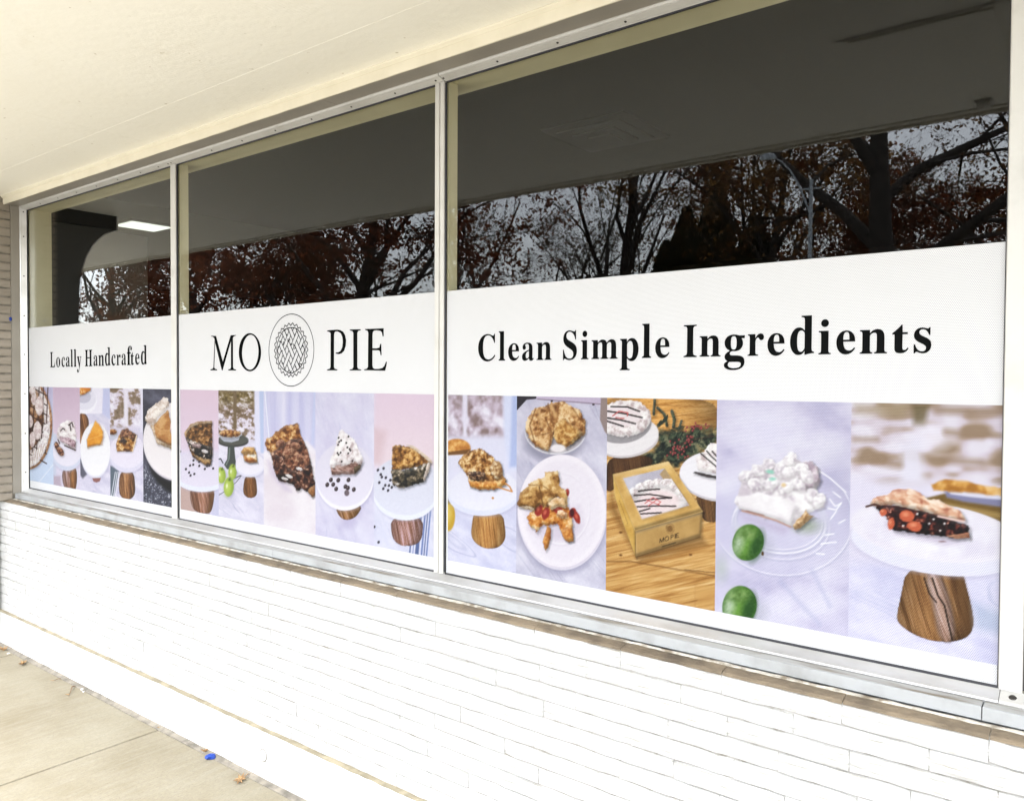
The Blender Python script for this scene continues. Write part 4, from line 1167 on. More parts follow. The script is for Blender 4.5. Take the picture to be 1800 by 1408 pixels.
p.crumb(p.poly([(596, 660), (680, 670), (760, 650), (862, 612), (850, 700), (822, 752), (740, 780), (662, 800), (604, 770), (596, 720)], 8), [(0, (34, 34, 32)), (.45, (92, 82, 62)), (.7, (150, 130, 104)), (1, (238, 234, 232))], 22)
p.crumb(p.poly([(850, 620), (872, 606), (868, 660), (830, 745), (818, 735)], 4), [(0, (206, 176, 150)), (1, (246, 230, 220))], 9)
p.crumb(p.poly([(700, 486), (760, 500), (870, 590), (890, 620), (866, 612), (780, 540)], 4), [(0, (220, 190, 150)), (1, (246, 228, 214))], 9)
p.dots([(500, 668), (540, 656), (520, 700), (528, 718), (556, 722), (510, 756), (552, 776), (578, 778), (538, 800), (572, 812), (598, 790), (588, 740), (474, 1070), (505, 1178)], 11, (50, 44, 56))
p.bake(banner_b, "photo of a golden nut pie slice beside scattered chips")

# --- right pane
p = Print(787.5, 908.1, V5, .0022, (222, 222, 242))
t_ = p.fbm(70, 80, 3, 3)
p.fill(p.poly([(10, 40), (480, 40), (480, 320), (10, 320)]), p.pal(np.clip((t_ - .5) * 2.2 + .5, 0, 1), [(0, (140, 118, 116)), (.5, (196, 180, 196)), (1, (236, 232, 246))]), 50)
p.fill(p.poly([(120, 40), (158, 40), (150, 330), (126, 330)]), (226, 222, 240), 18)
p.fill(p.poly([(385, 40), (490, 40), (490, 540), (420, 540), (392, 300)]), (214, 220, 246), 26)
p.fill(p.poly([(446, 40), (490, 40), (490, 520), (430, 520)]), (178, 192, 234), 22)
p.marble(p.poly([(10, 740), (490, 740), (490, 1300), (10, 1300)]), (226, 226, 246), (204, 206, 234), (158, 162, 196), 170, 36, 30)
p.crumb(p.ell(85, 400, 90, 62), [(0, (190, 120, 50)), (.6, (222, 156, 76)), (1, (240, 190, 116))], 30, 10)
p.fill(p.poly([(20, 425), (175, 405), (150, 440), (20, 448)]), (120, 80, 40), 10)
p.fill(p.poly([(20, 446), (150, 440), (130, 520), (20, 540)]), (222, 222, 240), 10)
p.fill(p.ell(30, 840, 44, 98), (204, 164, 48), 8); p.fill(p.ell(22, 820, 30, 70), (226, 196, 92), 26)
p.fill(p.poly([(20, 690), (44, 680), (60, 740), (30, 760)]), (96, 84, 70), 20)
p.wood(p.spoly([(204, 810), (380, 820), (396, 930), (398, 985), (370, 1030), (330, 1048), (262, 1046), (205, 1010), (183, 965), (188, 900)]), 84, 16, [(0, (120, 74, 30)), (.4, (176, 122, 62)), (.7, (206, 158, 92)), (1, (224, 188, 130))])
plate(p, 256, 668, 232, 138, 34, (236, 236, 250), (224, 228, 248))
p.crumb(p.poly([(92, 502), (116, 452), (160, 418), (236, 400), (300, 440), (344, 484), (382, 530), (388, 585), (412, 608), (396, 640), (330, 664), (240, 668), (170, 648), (158, 590), (130, 548)], 10), [(0, (92, 54, 22)), (.35, (158, 102, 46)), (.65, (204, 152, 84)), (1, (244, 218, 168))], 20)
p.crumb(p.poly([(150, 560), (215, 545), (268, 560), (262, 600), (210, 616), (168, 600)], 8), [(0, (40, 26, 20)), (.5, (92, 60, 40)), (1, (190, 150, 110))], 14)
p.crumb(p.poly([(160, 612), (260, 620), (350, 610), (400, 600), (404, 640), (330, 668), (240, 670), (170, 650)], 6), [(0, (190, 108, 30)), (.5, (222, 146, 56)), (1, (246, 206, 130))], 16)
p.crumb(p.ell(345, 540, 40, 60, -10, 8), [(0, (150, 104, 60)), (.5, (206, 168, 116)), (1, (246, 228, 190))], 16)
p.fill(p.line([(345, 650), (400, 668), (446, 682), (430, 650), (402, 628)], 9), (214, 140, 60), 5)
p.fill(p.ell(320, 724, 8, 8), (206, 140, 60), 4)
p.bake(banner_c, "photo of a crumble pie slice on a wooden footed stand")

p = Print(908.1, 1066.7, V5, .0022, (206, 202, 222))
p.marble(p.all(), (226, 224, 238), (188, 186, 208), (160, 160, 186), 220, 55)
p.fill(p.poly([(470, 50), (606, 50), (604, 78), (540, 84), (480, 150), (470, 150)]), (46, 42, 50), 5)
p.fill(p.poly([(604, 50), (1080, 50), (1080, 130), (1020, 120), (604, 84)]), (196, 182, 208), 5)
p.fill(p.line([(610, 80), (1020, 112)], 5), (120, 104, 120), 5); p.fill(p.ell(704, 92, 8, 6), (50, 40, 44), 3); p.fill(p.ell(975, 116, 8, 6), (50, 40, 44), 3)
p.fill(p.poly([(1024, 70), (1080, 70), (1080, 330), (1048, 290), (1018, 215)]), (150, 132, 128), 6)
p.fill(p.ell(720, 350, 195, 140), (140, 138, 160), 46, .8)
p.fill(p.ell(728, 290, 200, 152), (214, 212, 220), 5); p.fill(p.ell(728, 280, 196, 150), (170, 164, 170), 5)
p.crumb(p.poly([(530, 270), (548, 200), (600, 132), (660, 128), (700, 104), (740, 96), (790, 98), (830, 126), (890, 150), (924, 230), (922, 300), (880, 340), (820, 380), (760, 330), (720, 300), (700, 380), (680, 420), (620, 400), (560, 345)], 9), [(0, (112, 66, 30)), (.35, (168, 114, 60)), (.65, (208, 158, 98)), (1, (240, 210, 160))], 30)
p.crumb(p.poly([(726, 240), (780, 200), (840, 250), (900, 290), (860, 350), (800, 398), (740, 370), (716, 320)], 8), [(0, (150, 96, 40)), (.5, (196, 142, 70)), (1, (234, 198, 130))], 22)
for q in ([(600, 140), (560, 250), (600, 390)], [(680, 110), (700, 210), (720, 260)], [(750, 100), (742, 190)], [(660, 200), (700, 290), (690, 400)], [(840, 140), (880, 200), (918, 240)], [(600, 320), (690, 300)]): p.fill(p.line(q, 7), (120, 74, 34), 9, .8)
for q in ([(620, 160), (640, 260)], [(800, 130), (860, 180)], [(630, 320), (650, 380)], [(700, 120), (730, 190)]): p.fill(p.line(q, 22), (226, 184, 126), 18, .7)
p.fill(p.ell(745, 400, 50, 26), (236, 230, 232), 10)
p.fill(p.ell(772, 850, 296, 372), (150, 148, 176), 40, .7)
p.fill(p.ell(772, 818, 292, 376), (220, 214, 228), 4); p.fill(p.ell(770, 808, 286, 366), (240, 234, 242), 5)
p.fill(p.ell(770, 808, 250, 330), (234, 228, 238), 30)
sd = np.abs(p.ell(765, 790, 185, 232)) - 3
p.fill(sd, (248, 246, 250), 8); p.fill(np.abs(p.ell(765, 798, 188, 236)) - 3, (216, 208, 222), 14, .6)
p.fill(p.poly([(560, 800), (880, 780), (905, 900), (850, 1000), (660, 1000), (560, 920)]), (206, 196, 214), 60, .7)
p.crumb(p.poly([(540, 850), (600, 780), (700, 760), (800, 770), (840, 840), (838, 900), (845, 1000), (806, 1010), (770, 960), (740, 890), (690, 900), (640, 900), (612, 950), (560, 900)], 9), [(0, (150, 70, 24)), (.4, (206, 126, 46)), (.7, (228, 158, 76)), (1, (246, 214, 160))], 28)
p.crumb(p.poly([(675, 905), (700, 920), (696, 990), (680, 1040), (662, 1066), (644, 1010), (660, 950)], 5), [(0, (170, 92, 30)), (1, (232, 164, 76))], 18)
p.crumb(p.poly([(762, 930), (832, 900), (846, 1004), (806, 1006), (780, 985)], 5), [(0, (186, 104, 36)), (1, (236, 170, 84))], 18)
for cx, cy, rx, ry, an in ((618, 800, 26, 44, 10), (664, 825, 24, 40, 20), (868, 850, 20, 42, -20), (838, 820, 22, 34, 20), (805, 688, 14, 24, 0), (742, 800, 30, 22, 0)):
    p.fill(p.ell(cx, cy, rx, ry, an, 3), (158, 46, 36), 6); p.fill(p.ell(cx - 4, cy - 8, rx * .4, ry * .4, an), (206, 96, 72), 8)
p.fill(p.ell(836, 820, 14, 26), (72, 24, 28), 6)
p.crumb(p.poly([(476, 770), (500, 690), (560, 630), (610, 600), (655, 590), (660, 552), (742, 548), (756, 610), (750, 640), (800, 680), (808, 780), (780, 760), (744, 716), (700, 742), (670, 782), (630, 768), (590, 796), (545, 780), (500, 785)], 7), [(0, (120, 76, 30)), (.35, (172, 122, 60)), (.7, (208, 162, 92)), (1, (236, 204, 146))], 36)
p.fill(p.line([(622, 650), (640, 740), (650, 780)], 8), (112, 72, 32), 8); p.fill(p.line([(560, 640), (640, 640), (700, 680)], 7), (130, 86, 40), 8, .7)
p.crumb(p.poly([(676, 760), (720, 724), (786, 720), (800, 790), (750, 776), (700, 800)], 6), [(0, (210, 160, 100)), (1, (250, 228, 186))], 16)
p.crumb(p.poly([(490, 780), (545, 775), (590, 790), (580, 806), (540, 796)], 4), [(0, (200, 160, 110)), (1, (246, 226, 190))], 12)
p.crumb(p.ell(770, 830, 36, 24, 20, 6), [(0, (200, 130, 70)), (1, (250, 224, 184))], 12)
p.bake(banner_c, "photo of an apple cranberry pie slice on a round plate")
p = Print(1066.7, 1259.5, V6, .0022, (214, 166, 92))
W_ = [(0, (150, 98, 40)), (.35, (196, 142, 72)), (.65, (222, 176, 104)), (1, (242, 208, 150))]
p.wood(p.all(), -12, 15, W_)
p.wood(p.spoly([(80, 60), (790, 60), (790, 330), (80, 200)]), -6, 10, [(0, (170, 112, 44)), (.5, (212, 156, 80)), (1, (236, 190, 120))])
for q in ([(380, 110), (790, 132)], [(560, 172), (790, 196)], [(430, 228), (790, 262)]): p.fill(p.line(q, 4), (150, 100, 44), 5, .8)
p.fill(p.line([(95, 1080), (250, 1080), (420, 1110), (770, 1170)], 7), (116, 72, 28), 10, .8); p.fill(p.line([(575, 1130), (770, 1150)], 4), (96, 60, 26), 5)
p.fill(p.line([(640, 1220), (640, 1360)], 4), (176, 122, 60), 5, .7); p.fill(p.poly([(640, 1222), (790, 1236), (790, 1400), (660, 1370)]), (206, 156, 84), 8, .5)
for x, y in ((180, 900), (612, 1038), (180, 1040)): p.fill(p.ell(x, y, 10, 7), (120, 74, 30), 6)
# fir branch with berries
rs = np.random.RandomState(5)
p.crumb(p.poly([(390, 320), (430, 270), (500, 290), (600, 290), (680, 270), (790, 280), (790, 360), (660, 400), (560, 480), (300, 490), (180, 520), (140, 470), (390, 400)], 40, 60), [(0, (20, 24, 22)), (.6, (42, 52, 42)), (.85, (72, 84, 62)), (1, (120, 120, 90))], 18, 40)
for q, w in (([(390, 82), (384, 170)], 16), ([(408, 130), (450, 170), (466, 240)], 18), ([(496, 150), (512, 200), (506, 250)], 20), ([(556, 210), (540, 260)], 14)):
    p.crumb(p.line(q, w), [(0, (36, 44, 34)), (1, (96, 104, 72))], 7)
for k in range(330):
    b = k % 6
    u_ = rs.rand(); bx0, by0, bx1, by1 = ((400, 330, 790, 260), (380, 300, 560, 240), (420, 400, 700, 330), (480, 440, 790, 370), (400, 260, 470, 200), (560, 420, 620, 250))[b]
    x, y, a = bx0 + (bx1 - bx0) * u_, by0 + (by1 - by0) * u_ + rs.uniform(-6, 6), math.atan2(by1 - by0, bx1 - bx0) + (.75 if k % 2 else -.75)
    p.fill(p.line([(x, y), (x + 26 * math.cos(a), y + 26 * math.sin(a))], 3), ((78, 96, 70), (40, 52, 42), (24, 30, 26))[k % 3], 3, .85)
p.fill(p.line([(480, 420), (520, 380), (600, 330), (780, 300)], 5), (70, 50, 40), 3); p.fill(p.line([(580, 260), (650, 235), (740, 245)], 4), (90, 70, 50), 3)
p.dots([(rs.normal(530, 40), rs.normal(390, 28)) for _ in range(26)] + [(rs.uniform(570, 740), rs.normal(246, 12)) for _ in range(18)] + [(rs.uniform(590, 640), rs.normal(330, 14)) for _ in range(10)], 7, (140, 52, 54))
# stands and pies at the back
p.wood(p.spoly([(130, 430), (380, 430), (360, 500), (170, 560), (130, 640), (90, 640), (90, 500)]), 80, 16, [(0, (52, 32, 18)), (1, (120, 80, 44))])
p.fill(p.ell(220, 330, 196, 108, -8), (206, 200, 202), 4); p.fill(p.ell(220, 308, 196, 116, -10), (236, 232, 234), 4)
p.fill(p.ell(200, 240, 172, 108, -10), (158, 154, 158), 4)
p.crumb(p.ell(205, 196, 166, 112, -4, 10, 20), CREAM, 24)
p.fill(p.poly([(90, 128), (230, 118), (300, 150), (310, 190), (270, 232), (190, 250), (90, 230)]), (238, 226, 228), 20)
for q in ([(120, 122), (220, 124), (296, 152)], [(95, 150), (200, 165), (312, 190)], [(95, 192), (180, 205), (270, 228)], [(95, 212), (196, 244)]): p.fill(p.line(q, 10), (34, 26, 28), 4)
for q in ([(130, 180), (170, 150), (225, 160), (220, 180)], [(150, 190), (200, 196)]): p.fill(p.line(q, 7), (206, 96, 96), 4)
p.wood(p.spoly([(640, 650), (790, 650), (790, 830), (700, 834), (676, 760)]), 82, 14, [(0, (66, 42, 24)), (.6, (118, 82, 46)), (1, (160, 120, 70))])
p.fill(p.ell(800, 572, 256, 140, 6), (204, 200, 206), 4); p.fill(p.ell(800, 545, 256, 150, 4), (240, 238, 244), 4)
p.crumb(p.poly([(640, 440), (700, 400), (730, 350), (790, 350), (790, 540), (660, 520)], 7), CREAM, 22)
for q in ([(676, 412), (720, 450), (770, 492)], [(712, 396), (740, 430), (775, 460)], [(745, 398), (775, 430)]): p.fill(p.line(q, 8), (26, 22, 26), 4)
p.crumb(p.poly([(628, 530), (640, 524), (790, 556), (790, 572), (700, 556)], 3), [(0, (18, 16, 20)), (1, (70, 54, 54))], 8)
# kraft box
KR = [(0, (204, 160, 84)), (.5, (220, 178, 100)), (1, (232, 194, 120))]
p.fill(p.poly([(120, 640), (275, 1060), (690, 930), (720, 980), (300, 1090), (110, 760)]), (120, 78, 30), 40, .6)
p.crumb(p.poly([(132, 540), (270, 890), (272, 1052), (190, 830), (140, 665)]), [(0, (200, 154, 66)), (1, (222, 180, 92))], 60, 3)
p.crumb(p.poly([(268, 888), (686, 768), (672, 928), (272, 1052)]), [(0, (182, 142, 78)), (1, (198, 158, 92))], 90, 3)
p.crumb(p.poly([(132, 540), (475, 460), (688, 770), (268, 890)]), KR, 90, 3)
p.fill(p.line([(132, 540), (268, 890), (688, 770)], 3), (222, 184, 112), 4); p.fill(p.line([(270, 890), (273, 1050)], 3), (112, 80, 30), 4); p.fill(p.line([(273, 1052), (672, 929)], 4), (96, 66, 26), 4)
WI = [(195, 566), (452, 504), (606, 732), (312, 816)]
wsd = p.poly(WI)
p.fill(wsd, (186, 182, 196), 3)
p.fill(np.maximum(wsd, p.poly([(452, 504), (606, 732), (540, 700), (420, 540)])), (176, 138, 74), 6, .7)
pie = p.ell(420, 715, 205, 142, -12, 9, 18)
p.crumb(np.maximum(wsd + 2, pie), CREAM, 26)
p.fill(np.maximum(wsd + 2, p.ell(400, 730, 140, 92, -10)), (240, 222, 222), 26)
for k in range(9):
    a = math.radians(190 + k * 20)
    p.crumb(np.maximum(wsd + 2, p.ell(410 + 165 * math.cos(a), 700 + 105 * math.sin(a), 36, 27, 0, 6)), CREAM, 12)
for q in ([(290, 645), (360, 636), (420, 632)], [(262, 672), (360, 664), (495, 686)], [(258, 712), (330, 700), (420, 690), (495, 686)], [(270, 742), (400, 736), (520, 738)], [(284, 774), (360, 752)], [(292, 786), (430, 778)]): p.fill(np.maximum(wsd + 2, p.line(q, 9)), (36, 24, 26), 4)
for q in ([(330, 720), (380, 684), (428, 712), (410, 726)], [(340, 700), (420, 730)], [(350, 736), (400, 700)]): p.fill(p.line(q, 6), (216, 112, 112), 4)
p.fill(np.maximum(wsd, p.poly([(195, 566), (300, 540), (250, 640), (230, 660)])), (222, 224, 236), 40, .5)
# box print: emblem, name, line of small type
LT = (62, 44, 22)
p.fill(np.abs(p.ell(486, 876, 25, 30, -8)) - 1.2, (120, 84, 40), 3); p.fill(p.ell(486, 876, 18, 22), (140, 100, 50), 4, .8)
for k in range(-2, 3): p.fill(p.line([(474 + k * 7, 862), (486 + k * 7, 892)], 2), (96, 64, 30), 3)
def word(strokes, x, y, w, h, sl, th):
    for st in strokes:
        p.fill(p.line([(x + a * w, y + b * h + a * w * sl) for a, b in st], th), LT, 2.5)
GL = {'M': [[(0, 1), (0.08, 0)], [(.08, 0), (.5, .95)], [(.5, .95), (.92, 0)], [(.92, 0), (1, 1)]], 'O': [[(.5 + .5 * math.cos(a * .785), .5 + .5 * math.sin(a * .785)) for a in range(9)]],
      'P': [[(.15, 0), (.15, 1)], [(.15, .03), (.7, .05), (.85, .27), (.7, .5), (.3, .52)]], 'I': [[(.5, 0), (.5, 1)]], 'E': [[(.15, 0), (.15, 1)], [(.15, .02), (.85, .02)], [(.15, .5), (.7, .5)], [(.15, .98), (.9, .98)]]}
for ch, x in zip("MO", (421, 452)): word(GL[ch], x, 938 - (x - 421) * .28, 26, 26, -.28, 4.5)
for ch, x in zip("PIE", (488, 506, 521)): word(GL[ch], x, 936 - (x - 421) * .28, 20, 26, -.28, 4.5)
p.fill(p.line([(424, 976), (530, 944)], 2), (112, 84, 40), 2.5, .7)
for k in range(11): p.fill(p.line([(436 + k * 8, 990 - k * 2.4), (440 + k * 8, 984 - k * 2.4)], 5), LT, 3, .8)
for k in range(9): p.fill(p.line([(172 + k * 6, 702 + k * 17), (176 + k * 6, 712 + k * 17)], 3), (120, 84, 36), 3, .8)
p.bake(banner_c, "photo of a kraft cake box holding a cream pie")

p = Print(1259.5, 1495.5, V7, .0022, (214, 210, 234))
t_ = p.fbm(260, 180, 8, 4)
p.fill(p.all(), p.pal(np.clip((t_ - .5) * 2 + .5, 0, 1), [(0, (194, 190, 220)), (.5, (214, 210, 234)), (1, (228, 226, 242))]))
p.fill(p.ell(760, 620, 120, 240), (176, 174, 204), 180, .6); p.fill(p.ell(330, 200, 160, 120), (226, 224, 246), 140, .6)
p.fill(p.ell(430, 740, 385, 285, 8), (206, 204, 230), 60, .6)
for cx, cy, rx, ry, w, op in ((430, 700, 400, 325, 5, .8), (420, 730, 258, 172, 10, .9), (415, 722, 244, 158, 5, .8), (425, 745, 275, 190, 6, .6)):
    p.fill(np.maximum(np.abs(p.ell(cx, cy, rx, ry, 6)) - w / 2, 560 - p.V + (0 if rx > 300 else 60)), (244, 244, 252), 5, op)
    p.fill(np.maximum(np.abs(p.ell(cx + 4, cy + 12, rx, ry, 6)) - w / 2, 600 - p.V), (176, 176, 204), 10, .55)
for q in ([(700, 600), (730, 640), (760, 625)], [(690, 650), (735, 660), (765, 620)], [(705, 710), (735, 670)], [(672, 800), (722, 794)], [(650, 850), (735, 840)], [(750, 735), (785, 716)], [(625, 905), (668, 908)], [(640, 440), (700, 480), (790, 560)], [(720, 560), (760, 590)]): p.fill(p.line(q, 7), (250, 250, 255), 6)
p.fill(p.ell(570, 750, 70, 40), (150, 164, 140), 50, .7)
p.fill(p.poly([(200, 680), (480, 760), (440, 800), (220, 720)]), (190, 180, 208), 40, .7)
MER = [(0, (206, 196, 206)), (.4, (234, 228, 232)), (.7, (246, 243, 244)), (1, (255, 254, 254))]
p.crumb(p.poly([(160, 612), (190, 560), (196, 480), (230, 440), (300, 418), (350, 392), (400, 396), (440, 372), (470, 346), (500, 376), (545, 390), (600, 396), (636, 440), (638, 500), (620, 550), (668, 596), (668, 640), (612, 664), (540, 700), (480, 752), (380, 716), (280, 688), (190, 660)], 12, 20), MER, 40)
p.crumb(p.poly([(540, 400), (590, 384), (632, 420), (644, 500), (610, 545), (560, 540), (520, 470)], 8), [(0, (176, 156, 172)), (.6, (214, 198, 208)), (1, (240, 232, 236))], 34)
for k, (x, y) in enumerate(((230, 470), (300, 440), (360, 410), (420, 440), (480, 380), (470, 450), (540, 430), (520, 520), (570, 470), (600, 580), (640, 610), (450, 540), (360, 520), (280, 520))):
    p.crumb(p.ell(x, y, 44, 34, 30 * k, 10, 16), MER, 16, seed=30 + k)
    p.fill(np.maximum(np.abs(p.ell(x, y, 40, 30, 30 * k)) - 2, p.V - y), (255, 255, 255), 6, .7)
    p.fill(np.maximum(np.abs(p.ell(x, y + 4, 42, 32, 30 * k)) - 2, y - p.V), (206, 192, 202), 10, .55)
p.crumb(p.poly([(180, 590), (300, 560), (440, 600), (520, 640), (480, 740), (380, 706), (280, 680), (190, 650)], 6), [(0, (232, 226, 230)), (1, (252, 250, 252))], 60)
p.fill(p.line([(205, 664), (300, 690), (400, 720), (480, 756)], 8), (196, 148, 128), 6); p.fill(p.line([(230, 664), (330, 690)], 5), (140, 96, 84), 5)
p.crumb(p.poly([(486, 752), (540, 690), (566, 652), (584, 690), (612, 694), (560, 736), (512, 774)], 6), [(0, (130, 84, 40)), (.5, (196, 148, 90)), (1, (236, 200, 150))], 14)
p.fill(p.ell(365, 446, 24, 12, 10, 4), (150, 212, 192), 8); p.fill(p.ell(378, 486, 20, 10, 0, 3), (160, 218, 200), 8); p.fill(p.ell(440, 520, 14, 12), (232, 206, 160), 8)
def lime(cx, cy, r, an):
    p.fill(p.ell(cx + 40, cy + 30, r * 1.1, r * .9), (170, 172, 190), 50, .5)
    p.fill(p.ell(cx, cy, r * .93, r * 1.1, an), (60, 108, 32), 5)
    p.fill(p.ell(cx - r * .1, cy - r * .05, r * .6, r * .85, an), (104, 156, 56), 44)
    p.fill(p.ell(cx + r * .5, cy + r * .2, r * .35, r * .8, an), (28, 72, 26), 40, .8)
    p.fill(p.ell(cx - r * .55, cy, r * .28, r * .7, an), (206, 220, 206), 44, .75)
    p.crumb(np.maximum(p.ell(cx, cy, r * .93, r * 1.1, an), p.ell(cx - r * .05, cy - r * .55, r * .5, r * .35)), [(0, (86, 128, 52)), (1, (138, 172, 100))], 30, 40)
    t = p.fbm(9, 9, int(cx), 3)
    p.fill(np.maximum(p.ell(cx, cy, r * .93, r * 1.1, an), (.60 - t) * 60), (40, 74, 26), 8, .16)
    p.fill(np.maximum(p.ell(cx, cy, r * .93, r * 1.1, an), (t - .40) * 60), (170, 196, 140), 8, .13)
lime(240, 843, 94, 18); p.fill(p.ell(322, 905, 8, 12), (86, 60, 30), 4)
lime(192, 1200, 104, 12)
p.fill(p.ell(90, 990, 30, 60), (176, 190, 176), 60, .6)
for q in ([(600, 1000), (700, 1200)], [(420, 1060), (640, 1300)]): p.fill(p.line(q, 18), (186, 190, 222), 30, .6)
p.bake(banner_c, "photo of a meringue pie slice with two limes")

p = Print(1495.5, 1761.3, V8, .0022, (222, 218, 238))
t_ = p.fbm(130, 60, 4, 2)
p.fill(p.poly([(20, 20), (770, 20), (770, 430), (20, 400)]), p.pal(np.clip((t_ - .5) * 2.4 + .5, 0, 1), [(0, (160, 136, 112)), (.35, (186, 166, 156)), (.6, (212, 200, 212)), (1, (230, 225, 238))]), 70)
p.fill(p.poly([(60, 50), (310, 50), (280, 120), (60, 100)]), (176, 158, 128), 40, .6); p.fill(p.poly([(320, 50), (400, 50), (380, 160), (330, 150)]), (110, 96, 62), 34, .8)
p.fill(p.ell(410, 200, 90, 60), (238, 234, 248), 60, .9); p.fill(p.poly([(270, 240), (360, 200), (380, 420), (270, 420)]), (230, 228, 244), 50, .9)
for q, w in (([(480, 180), (640, 200)], 34), ([(470, 310), (640, 320)], 28), ([(60, 215), (160, 215)], 18), ([(150, 310), (260, 330)], 40), ([(440, 80), (740, 90)], 40)): p.fill(p.line(q, w), (156, 130, 106), 34, .75)
p.fill(p.poly([(20, 380), (770, 440), (770, 620), (20, 620)]), (228, 224, 242), 90, .75)
p.marble(p.poly([(20, 780), (770, 780), (770, 1300), (20, 1300)]), (230, 228, 248), (206, 206, 236), (176, 184, 216), 190, 20, 60)
p.fill(p.poly([(380, 485), (470, 462), (770, 520), (770, 620), (640, 590), (560, 560)]), (120, 92, 42), 12); p.fill(p.poly([(430, 496), (770, 560), (770, 585), (520, 540)]), (176, 146, 84), 16, .8)
p.fill(p.poly([(470, 450), (770, 480), (770, 530), (560, 500), (480, 480)]), (132, 132, 168), 14); p.fill(p.poly([(480, 445), (770, 470), (770, 494), (600, 480), (500, 466)]), (220, 220, 240), 8)
p.crumb(p.poly([(410, 420), (470, 396), (560, 404), (650, 426), (770, 440), (770, 476), (640, 466), (480, 452), (420, 446)], 6), [(0, (176, 114, 40)), (.5, (216, 156, 70)), (1, (240, 196, 124))], 40, 12)
p.wood(p.spoly([(302, 800), (545, 800), (562, 880), (590, 985), (600, 1060), (582, 1110), (520, 1136), (420, 1134), (330, 1104), (262, 1054), (256, 1020), (276, 930)]), 74, 17, [(0, (72, 44, 20)), (.35, (122, 82, 44)), (.65, (158, 114, 68)), (1, (192, 152, 116))])
p.wood(p.spoly([(380, 830), (450, 830), (500, 980), (520, 1136), (450, 1136), (420, 960)]), 70, 12, [(0, (120, 84, 64)), (.5, (172, 140, 124)), (1, (206, 182, 176))], 20)
p.fill(p.line([(376, 848), (400, 920), (432, 960)], 7), (40, 26, 16), 4); p.fill(p.line([(414, 850), (440, 930), (470, 975), (484, 1040), (506, 1136)], 8), (34, 22, 14), 4)
p.fill(p.poly([(545, 800), (590, 985), (600, 1060), (570, 1110), (540, 1000), (520, 860)]), (96, 62, 28), 30, .5)
p.fill(p.poly([(600, 960), (770, 1020), (770, 1120), (610, 1080)]), (176, 190, 216), 50, .7)
plate(p, 430, 640, 392, 130, 62, (240, 236, 246), (230, 230, 246), 8)
p.crumb(p.ell(430, 640, 370, 112, 8), [(0, (226, 222, 238)), (1, (244, 242, 250))], 90, 40)
p.fill(p.poly([(200, 600), (560, 680), (470, 700), (260, 650)]), (196, 186, 208), 30, .7)
p.crumb(p.poly([(130, 500), (190, 520), (300, 520), (450, 560), (584, 612), (582, 662), (500, 664), (430, 654), (300, 640), (240, 630), (210, 580)], 7), [(0, (14, 12, 14)), (.55, (52, 26, 26)), (.85, (140, 60, 44)), (1, (220, 170, 150))], 22)
for cx, cy, rx, ry in ((298, 564, 34, 28), (332, 612, 36, 24), (226, 600, 16, 26), (190, 548, 16, 18)):
    p.fill(p.ell(cx, cy, rx, ry, 10, 4), (206, 96, 62), 5); p.fill(p.ell(cx - 6, cy - 6, rx * .4, ry * .35), (232, 144, 104), 10)
p.crumb(p.poly([(480, 655), (582, 640), (584, 664), (520, 668)], 3), [(0, (150, 70, 40)), (1, (220, 140, 90))], 12)
p.crumb(p.poly([(128, 500), (150, 480), (200, 470), (240, 444), (300, 440), (350, 456), (400, 494), (440, 488), (480, 514), (540, 542), (566, 580), (556, 594), (470, 574), (440, 560), (380, 546), (300, 530), (240, 512), (190, 516), (150, 520)], 6), [(0, (176, 104, 80)), (.4, (222, 164, 130)), (.75, (240, 202, 170)), (1, (252, 232, 210))], 30, ratio=.5)
p.fill(p.line([(112, 522), (150, 512), (176, 520)], 9), (70, 34, 26), 5); p.fill(p.line([(440, 566), (520, 584), (560, 590)], 8), (246, 214, 206), 6)
p.fill(p.line([(190, 520), (240, 522), (330, 540)], 8), (60, 26, 26), 6)
for x, y in ((400, 600), (450, 632), (280, 610), (345, 556), (420, 580), (470, 600)): p.fill(p.ell(x, y, 5, 4), (246, 236, 236), 4)
p.fill(p.ell(460, 682, 14, 3), (120, 80, 80), 4)
p.bake(banner_c, "photo of a berry pie slice on a cake stand")

# ------------------------------------------------------------------ trees across the car park (seen reflected in the panes)
class Tubes:
    def __init__(self): self.v, self.f, self.n = [], [], 0
    def add(self, pts, rad, sides):
        pts = np.asarray(pts, float)
        t = np.gradient(pts, axis=0)
        t /= np.maximum(np.linalg.norm(t, axis=1, keepdims=True), 1e-9)
        ref = np.array([1.0, 0, 0]) if abs(t[0][0]) < .8 else np.array([0, 1.0, 0])
        a = np.cross(t, ref); a /= np.maximum(np.linalg.norm(a, axis=1, keepdims=True), 1e-9)
        b = np.cross(t, a)
        ang = np.arange(sides) * 2 * math.pi / sides
        ring = pts[:, None, :] + np.asarray(rad)[:, None, None] * (np.cos(ang)[None, :, None] * a[:, None, :] + np.sin(ang)[None, :, None] * b[:, None, :])
        k = len(pts)
        self.v.append(ring.reshape(-1, 3))
        i = np.arange(k - 1)[:, None] * sides
        j = np.arange(sides)[None, :]; j2 = (j + 1) % sides
        q = np.stack([i + j, i + j2, i + sides + j2, i + sides + j], -1).reshape(-1, 4) + self.n
        self.f.append(q)
        self.n += k * sides
    def mesh(self): return quads_np(np.concatenate(self.v), np.concatenate(self.f), True)

